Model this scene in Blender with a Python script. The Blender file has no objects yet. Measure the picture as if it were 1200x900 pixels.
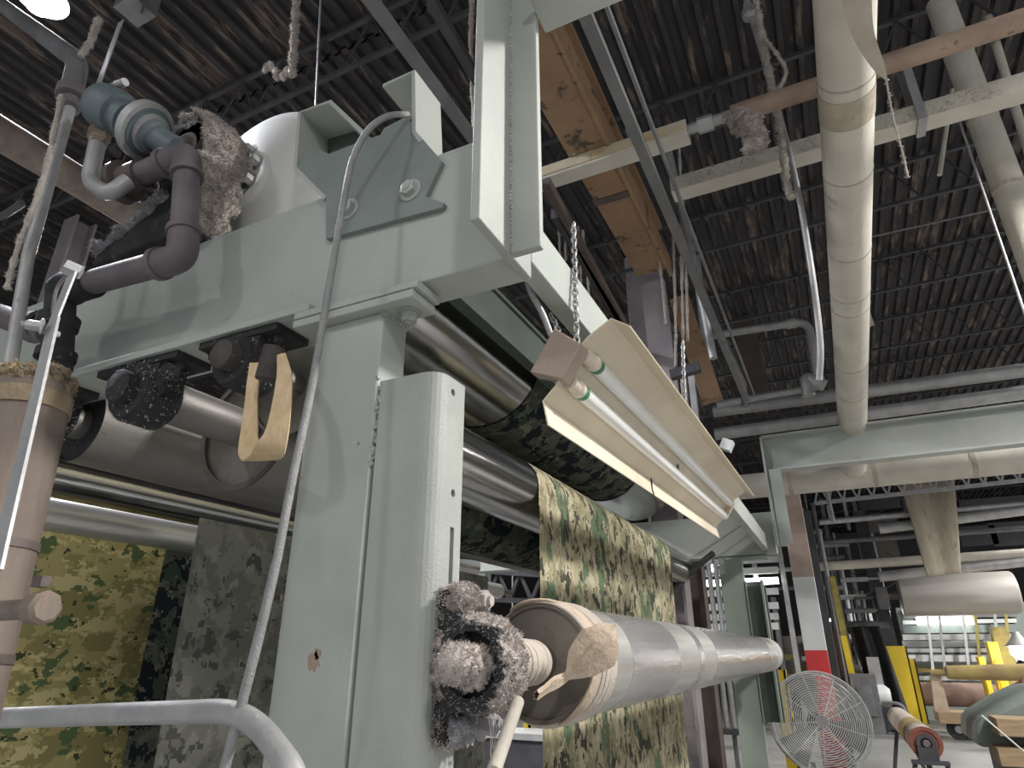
import bpy, bmesh, math, random
from mathutils import Vector, Matrix, noise
random.seed(7)
S = bpy.context.scene
COL = S.collection
# ------------------------------------------------------------------ camera
FPX = 750.0
PITCH, YAW = math.radians(22.7), math.radians(26.1)
EYE = Vector((0, 0, 1.6))
FW = Vector((-math.sin(YAW)*math.cos(PITCH), math.cos(YAW)*math.cos(PITCH), math.sin(PITCH)))
RT = Vector((math.cos(YAW), math.sin(YAW), 0))
UP = RT.cross(FW)
cam_d = bpy.data.cameras.new('camera'); cam = bpy.data.objects.new('camera', cam_d); COL.objects.link(cam)
cam_d.sensor_fit = 'HORIZONTAL'; cam_d.sensor_width = 36; cam_d.lens = FPX/1200*36
cam_d.clip_start = 0.02; cam_d.clip_end = 200
cam.matrix_world = Matrix(((RT.x, UP.x, -FW.x, EYE.x), (RT.y, UP.y, -FW.y, EYE.y), (RT.z, UP.z, -FW.z, EYE.z), (0, 0, 0, 1)))
S.camera = cam
# ------------------------------------------------------------------ world, exposure
w = bpy.data.worlds.new('hall_air'); S.world = w; w.use_nodes = True
w.node_tree.nodes['Background'].inputs[0].default_value = (0.93, 0.97, 1.0, 1)
w.node_tree.nodes['Background'].inputs[1].default_value = 0.46
S.view_settings.view_transform = 'Standard'; S.view_settings.look = 'None'
S.view_settings.gamma = 1; S.view_settings.use_curve_mapping = False
S.view_settings.exposure = 0.45
LAMP_W = 300

def ray(u, v): return FW + RT*((u-600)/FPX) + UP*((450-v)/FPX)
def py(u, v, Y): r = ray(u, v); return EYE + r*(Y/r.y)
def px(u, v, X): r = ray(u, v); return EYE + r*(X/r.x)
def pz(u, v, Z): r = ray(u, v); return EYE + r*((Z-EYE.z)/r.z)
def pw(u, v, W): return EYE + ray(u, v)*W
# ------------------------------------------------------------------ materials
MATS = {}
def mat(name, c1, c2=None, scale=4.0, rough=0.6, metal=0.0, bump=0.15, bscale=60, spot=None, spot_amt=0.62, spot_scale=9, stretch=(1,1,1), emis=None, coat=0):
    m = bpy.data.materials.new(name); m.use_nodes = True; nt = m.node_tree; N = nt.nodes; L = nt.links
    b = N['Principled BSDF']; b.inputs['Roughness'].default_value = rough; b.inputs['Metallic'].default_value = metal
    if coat: b.inputs['Coat Weight'].default_value = coat
    tc = N.new('ShaderNodeTexCoord'); mp = N.new('ShaderNodeMapping'); mp.inputs['Scale'].default_value = stretch
    L.new(tc.outputs['Object'], mp.inputs[0])
    def ns(sc, det=5, ro=.6):
        n = N.new('ShaderNodeTexNoise'); n.inputs['Scale'].default_value = sc; n.inputs['Detail'].default_value = det; n.inputs['Roughness'].default_value = ro
        L.new(mp.outputs[0], n.inputs[0]); return n
    c2 = c2 or tuple(x*.8 for x in c1)
    n1 = ns(scale); cr = N.new('ShaderNodeValToRGB'); cr.color_ramp.elements[0].position = .35; cr.color_ramp.elements[1].position = .68
    cr.color_ramp.elements[0].color = (*c2, 1); cr.color_ramp.elements[1].color = (*c1, 1); L.new(n1.outputs[0], cr.inputs[0]); col = cr.outputs[0]
    if spot:
        n2 = ns(spot_scale, 8, .7); r2 = N.new('ShaderNodeValToRGB'); r2.color_ramp.elements[0].position = spot_amt; r2.color_ramp.elements[1].position = spot_amt+.06
        L.new(n2.outputs[0], r2.inputs[0]); mx = N.new('ShaderNodeMix'); mx.data_type = 'RGBA'
        L.new(r2.outputs[0], mx.inputs[0]); L.new(col, mx.inputs[6]); mx.inputs[7].default_value = (*spot, 1); col = mx.outputs[2]
    L.new(col, b.inputs['Base Color'])
    if bump:
        nb = ns(bscale, 4); bp = N.new('ShaderNodeBump'); bp.inputs['Strength'].default_value = bump; bp.inputs['Distance'].default_value = .01
        L.new(nb.outputs[0], bp.inputs['Height']); L.new(bp.outputs[0], b.inputs['Normal'])
    if emis: b.inputs['Emission Color'].default_value = (*emis[:3], 1); b.inputs['Emission Strength'].default_value = emis[3]
    MATS[name] = m; return m
mat('green_paint', (.42,.445,.41), (.34,.365,.34), 2.2, .48, 0, .12, 90, (.2,.21,.195), .645, 6)
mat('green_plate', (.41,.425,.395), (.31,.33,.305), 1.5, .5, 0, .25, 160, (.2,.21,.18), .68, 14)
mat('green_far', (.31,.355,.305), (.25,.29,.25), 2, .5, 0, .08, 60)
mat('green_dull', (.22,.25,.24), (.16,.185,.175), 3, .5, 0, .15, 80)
mat('shade_green', (.075,.095,.08), (.05,.065,.055), 3, .5, 0, .1, 60)  # green darkened so the tie beam's shade sits in the colour
mat('chrome', (.52,.52,.53), (.42,.42,.43), 3, .17, 1, .03, 40, stretch=(4,.15,4))
mat('dull_steel', (.27,.255,.235), (.17,.16,.15), 3, .5, .55, .1, 60, (.12,.1,.08), .6, 6, stretch=(2,.5,2))
mat('film', (.68,.68,.68), (.54,.54,.55), 6, .2, .75, .25, 30, (.40,.41,.43), .6, 5, stretch=(3,.6,3))
mat('brushed', (.66,.65,.62), (.50,.49,.47), 5, .36, .8, .12, 50, stretch=(8,.25,8))
mat('roller_face', (.22,.20,.175), (.14,.12,.10), 6, .6, .1, .2, 40, (.09,.06,.045), .6, 8)
mat('black_grease', (.028,.028,.03), (.015,.015,.017), 8, .8, 0, .5, 40, (.13,.12,.12), .62, 22)
mat('black_rust', (.085,.07,.065), (.04,.035,.035), 9, .7, .1, .4, 60, (.17,.15,.14), .64, 18)
mat('lint', (.54,.48,.44), (.36,.32,.30), 14, 1, 0, .4, 120)
mat('lint_grey', (.42,.41,.42), (.25,.25,.27), 14, 1, 0, .4, 120)
mat('purple_pipe', (.17,.145,.155), (.105,.09,.10), 5, .6, .1, .2, 60, (.30,.26,.25), .68, 10)
mat('galv', (.46,.46,.46), (.33,.33,.34), 7, .5, .4, .2, 80, (.2,.19,.18), .66, 12)
mat('insul', (.62,.59,.52), (.52,.49,.43), 4, .85, 0, .25, 60, (.36,.31,.25), .7, 6)
mat('insul_cap', (.34,.27,.17), (.22,.17,.12), 12, 1, 0, .8, 40, (.2,.14,.12), .6, 10)
mat('insul_pipe_brown', (.23,.19,.155), (.135,.10,.085), 3, .7, 0, .2, 50, (.2,.14,.1), .62, 6, stretch=(3,3,.6))
mat('rust_pipe', (.42,.31,.24), (.26,.18,.14), 3.5, .7, .1, .25, 50, (.13,.09,.07), .6, 7)
mat('orange_steel', (.36,.23,.135), (.26,.16,.095), 2.5, .65, 0, .2, 60, (.07,.055,.045), .57, 4.5)
mat('purple_steel', (.36,.33,.34), (.28,.25,.265), 3, .7, 0, .6, 45, (.20,.16,.16), .66, 6)
mat('dark_steel', (.07,.07,.08), (.04,.04,.046), 4, .6, .1, .2, 50, (.14,.12,.11), .66, 8)
mat('grey_steel', (.20,.20,.205), (.13,.13,.135), 4, .6, .1, .2, 50, (.3,.28,.26), .68, 9)
mat('deck', (.045,.04,.042), (.02,.019,.023), 3, .75, 0, .3, 30, (.15,.115,.095), .545, 2.2, stretch=(3,.45,1))
mat('slab', (.06,.055,.05), (.04,.035,.035), 3, .8)
mat('cream', (.70,.62,.49), (.60,.52,.40), 3, .45, 0, .05, 40, (.48,.40,.30), .7, 8)
mat('pink_paint', (.42,.33,.28), (.34,.26,.22), 6, .6, 0, .2, 70)
mat('tube_white', (.86,.86,.84), (.80,.80,.79), 3, .25, 0, 0)
mat('tube_cap', (.70,.62,.52), (.6,.52,.43), 6, .4, 0, .05)
mat('green_print', (.03,.22,.09), (.02,.18,.07), 6, .4, 0, 0)
mat('drum_grey', (.36,.345,.32), (.29,.275,.255), 1.5, .5, 0, .1, 20, (.34,.31,.28), .66, 3, stretch=(.4,2,2))
mat('rope', (.55,.50,.45), (.36,.32,.29), 30, 1, 0, .9, 90)
mat('cable', (.34,.34,.34), (.24,.24,.245), 10, .55, .2, .5, 200)
mat('white_dome', (.68,.67,.65), (.60,.59,.58), 2, .5, 0, .05, 30)
mat('blue_valve', (.13,.165,.18), (.09,.115,.13), 5, .5, .1, .2, 40)
mat('cloth', (.56,.46,.36), (.42,.33,.25), 6, .95, 0, .5, 60, (.3,.22,.16), .64, 9)
mat('stained', (.60,.54,.42), (.47,.34,.18), 5, .8, 0, .2, 40, (.30,.19,.09), .62, 8)
mat('cloth_pale', (.52,.46,.40), (.38,.33,.28), 5, .95, 0, .4, 60)
mat('strap_cloth', (.72,.56,.36), (.56,.41,.24), 14, .9, 0, .35, 70, stretch=(3,3,1))
mat('beige_canvas', (.47,.42,.33), (.36,.31,.24), 3, .95, 0, .4, 40, (.18,.15,.12), .62, 4, stretch=(4,4,1))
mat('wood', (.38,.28,.17), (.27,.19,.11), 6, .8, 0, .3, 50, stretch=(1,6,6))
mat('yellow', (.80,.60,.03), (.70,.50,.03), 3, .5, 0, .05)
mat('yellow_dirty', (.42,.33,.08), (.25,.20,.08), 5, .7, 0, .2)
mat('red', (.55,.03,.035), (.45,.03,.03), 3, .5, 0, .05)
mat('white_paint', (.62,.64,.64), (.54,.56,.56), 4, .55, 0, .1)
mat('pale_metal', (.55,.56,.55), (.42,.43,.42), 4, .4, .4, .1)
mat('brown_box', (.14,.07,.05), (.10,.05,.04), 3, .6, 0, .1)
mat('red_core', (.24,.07,.045), (.17,.05,.035), 8, .6, 0, .2)
mat('pink_roll', (.34,.24,.20), (.26,.17,.15), 2, .8, 0, .2, 20, stretch=(.5,2,2))
mat('yellow_roll', (.36,.29,.10), (.25,.17,.09), 2.5, .8, 0, .2, 20)
mat('concrete', (.34,.34,.33), (.26,.26,.255), .8, .35, 0, .1, 12, (.18,.18,.18), .66, 1.2)
mat('wall_dark', (.10,.098,.10), (.06,.06,.064), 1, .8, 0, .1)
mat('panel_tan', (.16,.145,.125), (.12,.11,.095), 2, .8)
mat('brown_steel', (.13,.10,.09), (.085,.065,.06), 5, .6, .1, .2, 50, (.2,.16,.14), .68, 8)
mat('bulb', (1,1,1), (1,1,1), 1, .3, 0, 0, emis=(1,.98,1,28))
mat('strip_light', (1,1,1), (1,1,1), 1, .3, 0, 0, emis=(1,1,.96,7))
mat('copper', (.36,.30,.24), (.26,.2,.16), 5, .4, .7, .1)
mat('stick', (.46,.43,.37), (.36,.33,.29), 6, .7, 0, .2, 60)
mat('hand_green', (.20,.24,.22), (.15,.18,.17), 4, .6, 0, .2)

def camo(name, cols, pix=.011, sc=(9,9,5), gain=1.0, rough=.95):
    m = bpy.data.materials.new(name); m.use_nodes = True; nt = m.node_tree; N = nt.nodes; L = nt.links
    b = N['Principled BSDF']; b.inputs['Roughness'].default_value = rough; b.inputs['Specular IOR Level'].default_value = .15
    tc = N.new('ShaderNodeTexCoord'); sn = N.new('ShaderNodeVectorMath'); sn.operation = 'SNAP'; sn.inputs[1].default_value = (pix, pix, pix)
    L.new(tc.outputs['Object'], sn.inputs[0]); cur = None
    for i, (c, thr, k, off) in enumerate(cols):
        mp = N.new('ShaderNodeMapping'); mp.inputs['Scale'].default_value = tuple(s*k for s in sc); mp.inputs['Location'].default_value = (off, off*1.7, off*.6)
        L.new(sn.outputs[0], mp.inputs[0]); n = N.new('ShaderNodeTexNoise'); n.inputs['Scale'].default_value = 1; n.inputs['Detail'].default_value = 3; n.inputs['Roughness'].default_value = .62
        L.new(mp.outputs[0], n.inputs[0]); g = N.new('ShaderNodeMath'); g.operation = 'GREATER_THAN'; g.inputs[1].default_value = thr; L.new(n.outputs[0], g.inputs[0])
        mx = N.new('ShaderNodeMix'); mx.data_type = 'RGBA'; L.new(g.outputs[0], mx.inputs[0])
        if cur is None: mx.inputs[6].default_value = (*cols[0][0], 1)
        else: L.new(cur, mx.inputs[6])
        mx.inputs[7].default_value = (*c, 1); cur = mx.outputs[2]
    L.new(cur, b.inputs['Base Color']); MATS[name] = m
camo('camo', [((.40,.36,.24),0,1,0), ((.30,.27,.165),.5,1.1,3.1), ((.50,.45,.33),.57,1.5,9.2), ((.14,.19,.115),.57,.62,17.), ((.07,.07,.055),.575,1.35,31.), ((.14,.125,.09),.61,1.9,44.)], sc=(8,8,5.6))
camo('camo_yellow_lit', [((.48,.41,.18),0,1,0), ((.33,.29,.12),.5,.8,2.1), ((.66,.57,.28),.55,1.1,8.2), ((.13,.18,.08),.6,.7,13.), ((.07,.075,.045),.64,1.4,37.)], pix=.009, sc=(8,7,12))  # yellow cloth, brightened to paint in lamp light on the left web
camo('camo_dark', [((.13,.14,.11),0,1,0), ((.09,.10,.08),.5,1,5.), ((.02,.024,.03),.53,.9,22.), ((.20,.20,.15),.62,1.5,28.), ((.05,.08,.06),.62,1,51.)], pix=.012, sc=(7,7,7))  # darker camo; on the roller wraps it paints in the underside shade
camo('camo_grey', [((.25,.25,.22),0,1,0), ((.19,.19,.165),.5,1,5.), ((.10,.10,.09),.6,1.3,22.), ((.30,.30,.265),.6,1.0,28.)], pix=.012, sc=(7,7,7), rough=.45)
# ------------------------------------------------------------------ mesh builder
class MB:
    def __init__(s): s.v = []; s.f = []; s.sm = []
    def add(s, vs, fs, smooth=False):
        o = len(s.v); s.v += [tuple(v) for v in vs]; s.f += [tuple(i+o for i in f) for f in fs]; s.sm += [smooth]*len(fs); return s
    def box(s, x0, x1, y0, y1, z0, z1):
        x0, x1 = min(x0,x1), max(x0,x1); y0, y1 = min(y0,y1), max(y0,y1); z0, z1 = min(z0,z1), max(z0,z1)
        vs = [(x,y,z) for z in (z0,z1) for y in (y0,y1) for x in (x0,x1)]
        return s.add(vs, [(0,2,3,1),(4,5,7,6),(0,1,5,4),(2,6,7,3),(0,4,6,2),(1,3,7,5)])
    def beam(s, a, b, wx, wz, side=None):            # rectangular bar a->b
        a, b = Vector(a), Vector(b); d = (b-a).normalized()
        side = Vector(side) if side else (Vector((0,0,1)).cross(d) if abs(d.z) < .95 else Vector((1,0,0)))
        side = (side - d*side.dot(d)).normalized(); up = d.cross(side)
        vs = [p + side*(i*wx/2) + up*(j*wz/2) for p in (a,b) for (i,j) in ((-1,-1),(1,-1),(1,1),(-1,1))]
        return s.add(vs, [(3,2,1,0),(4,5,6,7),(0,1,5,4),(1,2,6,5),(2,3,7,6),(3,0,4,7)])
    def prism(s, poly, axis, lo, hi):                # poly in the other two axes (in order)
        n = len(poly); vs = []
        for t in (lo, hi):
            for (a, b) in poly: vs.append({'x':(t,a,b),'y':(a,t,b),'z':(a,b,t)}[axis])
        area = sum(poly[i][0]*poly[(i+1)%n][1]-poly[(i+1)%n][0]*poly[i][1] for i in range(n))
        flip = (area > 0) ^ (axis == 'y')
        fs = [tuple(range(n)) if not flip else tuple(range(n))[::-1], tuple(range(n,2*n))[::-1] if not flip else tuple(range(n,2*n))]
        for i in range(n):
            j = (i+1) % n; q = (i, j, n+j, n+i); fs.append(q if flip else q[::-1])
        return s.add(vs, fs)
    def tube(s, pts, r, n=12, caps=True, rr=None):
        pts = [Vector(p) for p in pts]; m = len(pts); vs = []; fs = []
        t = [(pts[min(i+1,m-1)]-pts[max(i-1,0)]).normalized() for i in range(m)]
        ref = Vector((0,0,1)) if abs(t[0].z) < .9 else Vector((1,0,0)); nrm = (ref - t[0]*ref.dot(t[0])).normalized()
        for i in range(m):
            nrm = (nrm - t[i]*nrm.dot(t[i])).normalized(); bn = t[i].cross(nrm); q = rr[i] if rr else r
            for k in range(n):
                a = 2*math.pi*k/n; vs.append(pts[i] + (nrm*math.cos(a)+bn*math.sin(a))*q)
        for i in range(m-1):
            for k in range(n): fs.append((i*n+k, i*n+(k+1)%n, (i+1)*n+(k+1)%n, (i+1)*n+k))
        s.add(vs, fs, True)
        if caps:
            o = len(s.v)-m*n; s.f.append(tuple(o+k for k in range(n))[::-1]); s.sm.append(False)
            s.f.append(tuple(o+(m-1)*n+k for k in range(n))); s.sm.append(False)
        return s
    def lathe(s, a, d, prof, n=24, caps=True):       # prof: (distance along axis, radius)
        a, d = Vector(a), Vector(d).normalized(); ref = Vector((0,0,1)) if abs(d.z) < .9 else Vector((1,0,0))
        u = (ref - d*ref.dot(d)).normalized(); w_ = d.cross(u); vs = []; m = len(prof)
        for (h, r) in prof:
            for k in range(n): t = 2*math.pi*k/n; vs.append(a + d*h + (u*math.cos(t)+w_*math.sin(t))*max(r,1e-4))
        fs = [(i*n+k, i*n+(k+1)%n, (i+1)*n+(k+1)%n, (i+1)*n+k) for i in range(m-1) for k in range(n)]
        s.add(vs, fs, True)
        if caps:
            o = len(s.v)-m*n; s.f.append(tuple(o+k for k in range(n))[::-1]); s.sm.append(False)
            s.f.append(tuple(o+(m-1)*n+k for k in range(n))); s.sm.append(False)
        return s
    def bolt(s, p, d, r=.02, h=.018):                # washer + hex head + stud end
        p, d = Vector(p), Vector(d).normalized()
        s.lathe(p, d, [(0,r*1.5),(r*.2,r*1.5)], 16); s.lathe(p+d*r*.2, d, [(0,r),(h,r),(h*1.15,r*.85)], 6)
        return s.lathe(p+d*h*1.1, d, [(0,r*.5),(h*.5,r*.5)], 8)
    def grid(s, fn, nu, nv, thick=0.0, smooth=True): # fn(i/nu, j/nv)
        vs = [fn(i/nu, j/nv) for i in range(nu+1) for j in range(nv+1)]
        fs = [(i*(nv+1)+j, i*(nv+1)+j+1, (i+1)*(nv+1)+j+1, (i+1)*(nv+1)+j) for i in range(nu) for j in range(nv)]
        return s.add(vs, fs, smooth)
    def ball(s, c, r, seed=0, amp=.25, n=10, sq=(1,1,1)):
        c = Vector(c); vs = []; fs = []; m = n//2+1
        for i in range(m+1):
            th = math.pi*i/m
            for k in range(n):
                ph = 2*math.pi*k/n; d = Vector((math.sin(th)*math.cos(ph), math.sin(th)*math.sin(ph), math.cos(th)))
                q = r*(1+amp*noise.noise(d*2.3+Vector((seed*3.7,seed,0)))*1.6); vs.append(c+Vector((d.x*sq[0],d.y*sq[1],d.z*sq[2]))*q)
        for i in range(m):
            for k in range(n): fs.append((i*n+k, (i+1)*n+k, (i+1)*n+(k+1)%n, i*n+(k+1)%n))
        return s.add(vs, fs, True)
    def build(s, name, m, parent=None, bevel=0):
        me = bpy.data.meshes.new(name); me.from_pydata(s.v, [], s.f); me.update()
        me.polygons.foreach_set('use_smooth', s.sm)
        if len(s.f) < 20000: me.set_sharp_from_angle(angle=math.radians(42))
        me.materials.append(MATS[m])
        o = bpy.data.objects.new(name, me); COL.objects.link(o)
        if parent: o.parent = parent
        if bevel:
            bv = o.modifiers.new('bevel', 'BEVEL'); bv.width = bevel; bv.segments = 2; bv.limit_method = 'ANGLE'
        return o
def lint_sweep(path, rn, ry, seed=0, n=18, amp=.35, freq=40, axis=(0,1,0)):
    P = [Vector(p) for p in path]; m = len(P); vs = []; ay = Vector(axis)
    for i in range(m):
        t = (P[min(i+1,m-1)]-P[max(i-1,0)]).normalized(); nn = t.cross(ay).normalized(); e = min(1, .35+min(i, m-1-i)*.4)
        for k in range(n):
            a = 2*math.pi*k/n; d = nn*(math.cos(a)*rn)+ay*(math.sin(a)*ry); q = P[i]+d
            f = 1+amp*(noise.noise(q*freq+Vector((seed,0,0)))+.6*noise.noise(q*freq*2.3)+.35*noise.noise(q*freq*5)); vs.append(P[i]+d*f*e)
    fs = [(i*n+k, (i+1)*n+k, (i+1)*n+(k+1)%n, i*n+(k+1)%n) for i in range(m-1) for k in range(n)]
    b = MB(); b.add(vs, fs, True); b.f += [tuple(range(n)), tuple(range((m-1)*n, m*n))[::-1]]; b.sm += [False, False]; return b
def dense(pts, step):
    P = [Vector(p) for p in pts]; out = []
    for a, b in zip(P, P[1:]):
        k = max(1, int((b-a).length/step)); out += [a.lerp(b, j/k) for j in range(k)]
    return out+[P[-1]]
ROOTS = []
def T(name, label, cat, group=None):
    o = bpy.data.objects.new(name, None); o.empty_display_size = .1; COL.objects.link(o)
    o['label'] = label; o['category'] = cat
    if group: o['group'] = group
    ROOTS.append(o); return o
def tag(o, label, cat, group=None):
    o['label'] = label; o['category'] = cat
    if group: o['group'] = group
    ROOTS.append(o); return o
def struct(o): o['kind'] = 'structure'; return o
def curve(pts, n=8):                                  # Catmull-Rom
    P = [Vector(p) for p in pts]; P = [P[0]*2-P[1]] + P + [P[-1]*2-P[-2]]; out = []
    for i in range(1, len(P)-2):
        for k in range(n):
            t = k/n; a, b, c, d = P[i-1], P[i], P[i+1], P[i+2]
            out.append(.5*((2*b)+(c-a)*t+(2*a-5*b+4*c-d)*t*t+(3*b-a-3*c+d)*t**3))
    return out+[P[-2]]
def fillet(pts, r, n=6):                              # polyline with rounded corners
    P = [Vector(p) for p in pts]; out = [P[0]]
    for i in range(1, len(P)-1):
        a = (P[i-1]-P[i]).normalized(); b = (P[i+1]-P[i]).normalized(); q = min(r, (P[i-1]-P[i]).length*.49, (P[i+1]-P[i]).length*.49)
        s_, e_ = P[i]+a*q, P[i]+b*q
        for k in range(n+1): t = k/n; out.append(s_*(1-t)**2 + P[i]*2*t*(1-t) + e_*t*t)
    return out+[P[-1]]
def fuzz(o, n, size, m, seed=1, keep=None, name='lint', parent=None):
    rnd = random.Random(seed); me = o.data; me.calc_loop_triangles(); V = me.vertices; tr = me.loop_triangles; acc = []; s = 0
    for t in tr: s += t.area; acc.append(s)
    import bisect
    b = MB(); cnt = 0; tries = 0
    while cnt < n and tries < n*6:
        tries += 1; t = tr[min(bisect.bisect(acc, rnd.random()*s), len(tr)-1)]; a, c, d = (V[i].co for i in t.vertices)
        r1 = math.sqrt(rnd.random()); r2 = rnd.random(); p = a*(1-r1)+c*(r1*(1-r2))+d*(r1*r2); nn = t.normal
        if keep and not keep(p, nn): continue
        cnt += 1; L = size*rnd.uniform(.3, 1.1)
        for q in range(3):
            dr = (nn*rnd.uniform(.3,1)+Vector((rnd.gauss(0,.5),rnd.gauss(0,.5),rnd.gauss(0,.5)))).normalized()
            sd = dr.orthogonal(); sd.rotate(Matrix.Rotation(rnd.uniform(0,6.28), 3, dr)); wd = L*rnd.uniform(.12,.26)
            p0 = p+Vector((rnd.gauss(0,1),rnd.gauss(0,1),rnd.gauss(0,1)))*L*.2
            b.add([p0-sd*wd*.5, p0+sd*wd*.5, p0+dr*L*.55+sd*wd*.7, p0+dr*L+dr.cross(sd)*wd*.5], [(0,1,2),(0,2,3),(3,1,0),(3,2,1)], False)
    k = b.build(name, m, parent or o.parent or o); k['kind'] = 'stuff'; return k
def cut(o, cutters):
    c = cutters.build('cutter', 'dark_steel'); md = o.modifiers.new('holes', 'BOOLEAN'); md.object = c; md.operation = 'DIFFERENCE'; md.solver = 'EXACT'
    dg = bpy.context.evaluated_depsgraph_get(); me = bpy.data.meshes.new_from_object(o.evaluated_get(dg)); old = o.data; o.modifiers.clear(); o.data = me
    for p_ in me.polygons: p_.use_smooth = False
    me.shade_flat()
    bpy.data.meshes.remove(old); cm = c.data; bpy.data.objects.remove(c); bpy.data.meshes.remove(cm)
def dup(root, off, label=None):
    c = root.copy(); COL.objects.link(c); c.location = root.location + Vector(off)
    if label: c['label'] = label
    for ch in root.children:
        d = ch.copy(); COL.objects.link(d); d.parent = c
        for g in ch.children: e = g.copy(); COL.objects.link(e); e.parent = d
    ROOTS.append(c); return c
V3 = Vector
#=================================================================== SETTING
fl = MB().box(-22, 20, -6, 40, -.2, 0).build('floor', 'concrete'); struct(fl)
ce = MB().box(-20, 18, -5, 40, 6.72, 6.95).build('ceiling', 'slab'); struct(ce)
prof = []
for k in range(6):
    x = k*.152; prof += [(x, 0), (x+.045, 0), (x+.062, .05), (x+.135, .05)]
prof.append((6*.152, 0))
db = MB(); n_ = len(prof)
db.add([(a, 0, b) for a, b in prof]+[(a, 6.08, b) for a, b in prof], [(i, n_+i, n_+i+1, i+1) for i in range(n_-1)])
d0 = db.build('deck_sheet', 'deck', ce); first = True
for j in range(6):
    for i in range(30):
        o = d0 if first else d0.copy()
        if not first: COL.objects.link(o)
        first = False; o.location = (-13.5+i*.912, -3+j*6.1, 6.62+.004*((i+j) % 2))
# open-web joists across the hall
jb = MB(); jb.box(-14, 14, -.02, .02, 6.56, 6.6); jb.box(-14, 14, -.02, .02, 6.06, 6.095)
for i in range(56):
    x = -14+i*.5; jb.beam((x,0,6.07), (x+.25,0,6.57), .016, .016); jb.beam((x+.25,0,6.57), (x+.5,0,6.07), .016, .016)
j0 = jb.build('joist', 'dark_steel', ce)
for k, y in enumerate([.9, 2.9, 4.9, 6.9, 8.9, 10.9, 12.9, 14.9, 17, 19, 21, 23, 25]):
    o = j0 if k == 0 else j0.copy()
    if k: COL.objects.link(o)
    o.location = (0, y, 0)
wb = MB().box(-22, 20, 34, 34.3, 0, 6.9).build('wall_back', 'wall_dark'); struct(wb)
wl = MB().box(-13.3, -13, -5, 34, 0, 6.9).build('wall_left', 'wall_dark'); struct(wl)
#=================================================================== MACHINE FRAME
FR = T('fabric_machine', 'large pale green painted steel frame of the fabric machine filling the middle', 'machine')
def cross_beam(Y, x0, x1):
    b = MB().box(x0, x1, Y, Y+.12, 2.5, 2.905).build('cross_beam', 'green_paint', FR, .004)
    MB().box(x0, -1.21, Y-.035, Y+.16, 2.487, 2.512).build('bottom_flange', 'green_paint', b, .003)
    MB().box(x0, x1, Y-.001, Y+.13, 2.9, 2.914).build('top_flange', 'green_paint', b, .003)
    return b
cross_beam(1.2, -4.7, -.594); cross_beam(7.0, -4.7, -.5)
# near post with cap plates
MB().box(-1.195, -.97, 1.2, 1.31, 0, 2.44).build('column', 'green_paint', FR, .006)
MB().box(-1.26, -.842, 1.165, 1.275, 2.466, 2.488).build('cap_plate', 'green_paint', FR, .003)
MB().box(-1.26, -.855, 1.165, 1.275, 2.439, 2.463).build('cap_plate', 'green_paint', FR, .003)
MB().bolt(pz(480,366,2.438), (0,0,-1), .022, .022).build('bolt', 'green_plate', FR)
wel = MB()
for k in range(26):
    wel.ball((-.968+random.gauss(0,.003), 1.2+random.random()*.02, 2.01+k*.0095), .007, k, .4, 6)
wel.build('weld_bead', 'green_plate', FR); wel = MB()
for k in range(16): wel.ball((-.968, 1.2+.11*k/16, 2.437), .009, k+40, .4, 6)
wel.build('weld_bead', 'green_plate', FR)
for (u, v, r_s, sd_) in ((368,775,.022,3),(372,768,.012,5),(330,700,.008,8),(352,560,.006,9),(420,520,.005,11)):
    p = py(u, v, 1.1995); rs = random.Random(sd_); MB().prism([(p.x+r_s*rs.uniform(.4,1)*math.cos(a*.449), p.z+r_s*1.4*rs.uniform(.4,1)*math.sin(a*.449)) for a in range(14)], 'y', 1.1985, 1.2002).build('rust_chip', 'rust_pipe', FR)
# bent channel bolted beside the post
ch = [(-.958,1.2),(-.83,1.2)]
for k in range(7): a = math.radians(15*k); ch.append((-.83+.045*math.sin(a), 1.245-.045*math.cos(a)))
ch += [(-.785,1.325),(-.797,1.325),(-.797,1.245)]
for k in range(6, -1, -1): a = math.radians(15*k); ch.append((-.83+.033*math.sin(a), 1.245-.033*math.cos(a)))
ch += [(-.958,1.212)]
cb = MB().prism(ch, 'z', .15, 2.235); chn = cb.build('slotted_channel', 'green_plate', FR)
cu = MB()
for (u, v) in ((531,460),(531,578)):
    p = px(u, v, -.785); cu.lathe(p-V3((.03,0,0)), (1,0,0), [(0,.0095),(.06,.0095)], 12)
pt, pb = px(530,618,-.785), px(530,690,-.785)
cu.box(-.82, -.76, pt.y-.0085, pt.y+.0085, pb.z, pt.z)
cut(chn, cu)
MB().box(-.955, -.80, 1.222, 1.30, .3, 2.2).build('filler_bar', 'shade_green', FR)
# tee post standing at the beam end, and the portal beam on it
tee = MB().box(-.593, -.570, 1.0, 1.277, 2.474, 4.4); tee.box(-.57, -.492, 1.153, 1.176, 2.474, 4.4)
tee.build('tee_post', 'green_plate', FR, .003)
tw = MB()
for k in range(70): tw.ball((-.568, 1.154+random.gauss(0,.001), 2.5+k*.012), .006, k, .3, 6)
tw.build('weld_bead', 'green_plate', FR)
MB().box(-.49, 2.4, 1.1, 1.22, 3.245, 3.262).box(-.49, 2.4, 1.155, 1.17, 3.262, 3.56).box(-.49, 2.4, 1.1, 1.22, 3.56, 3.575).build('portal_beam', 'green_paint', FR)
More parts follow.
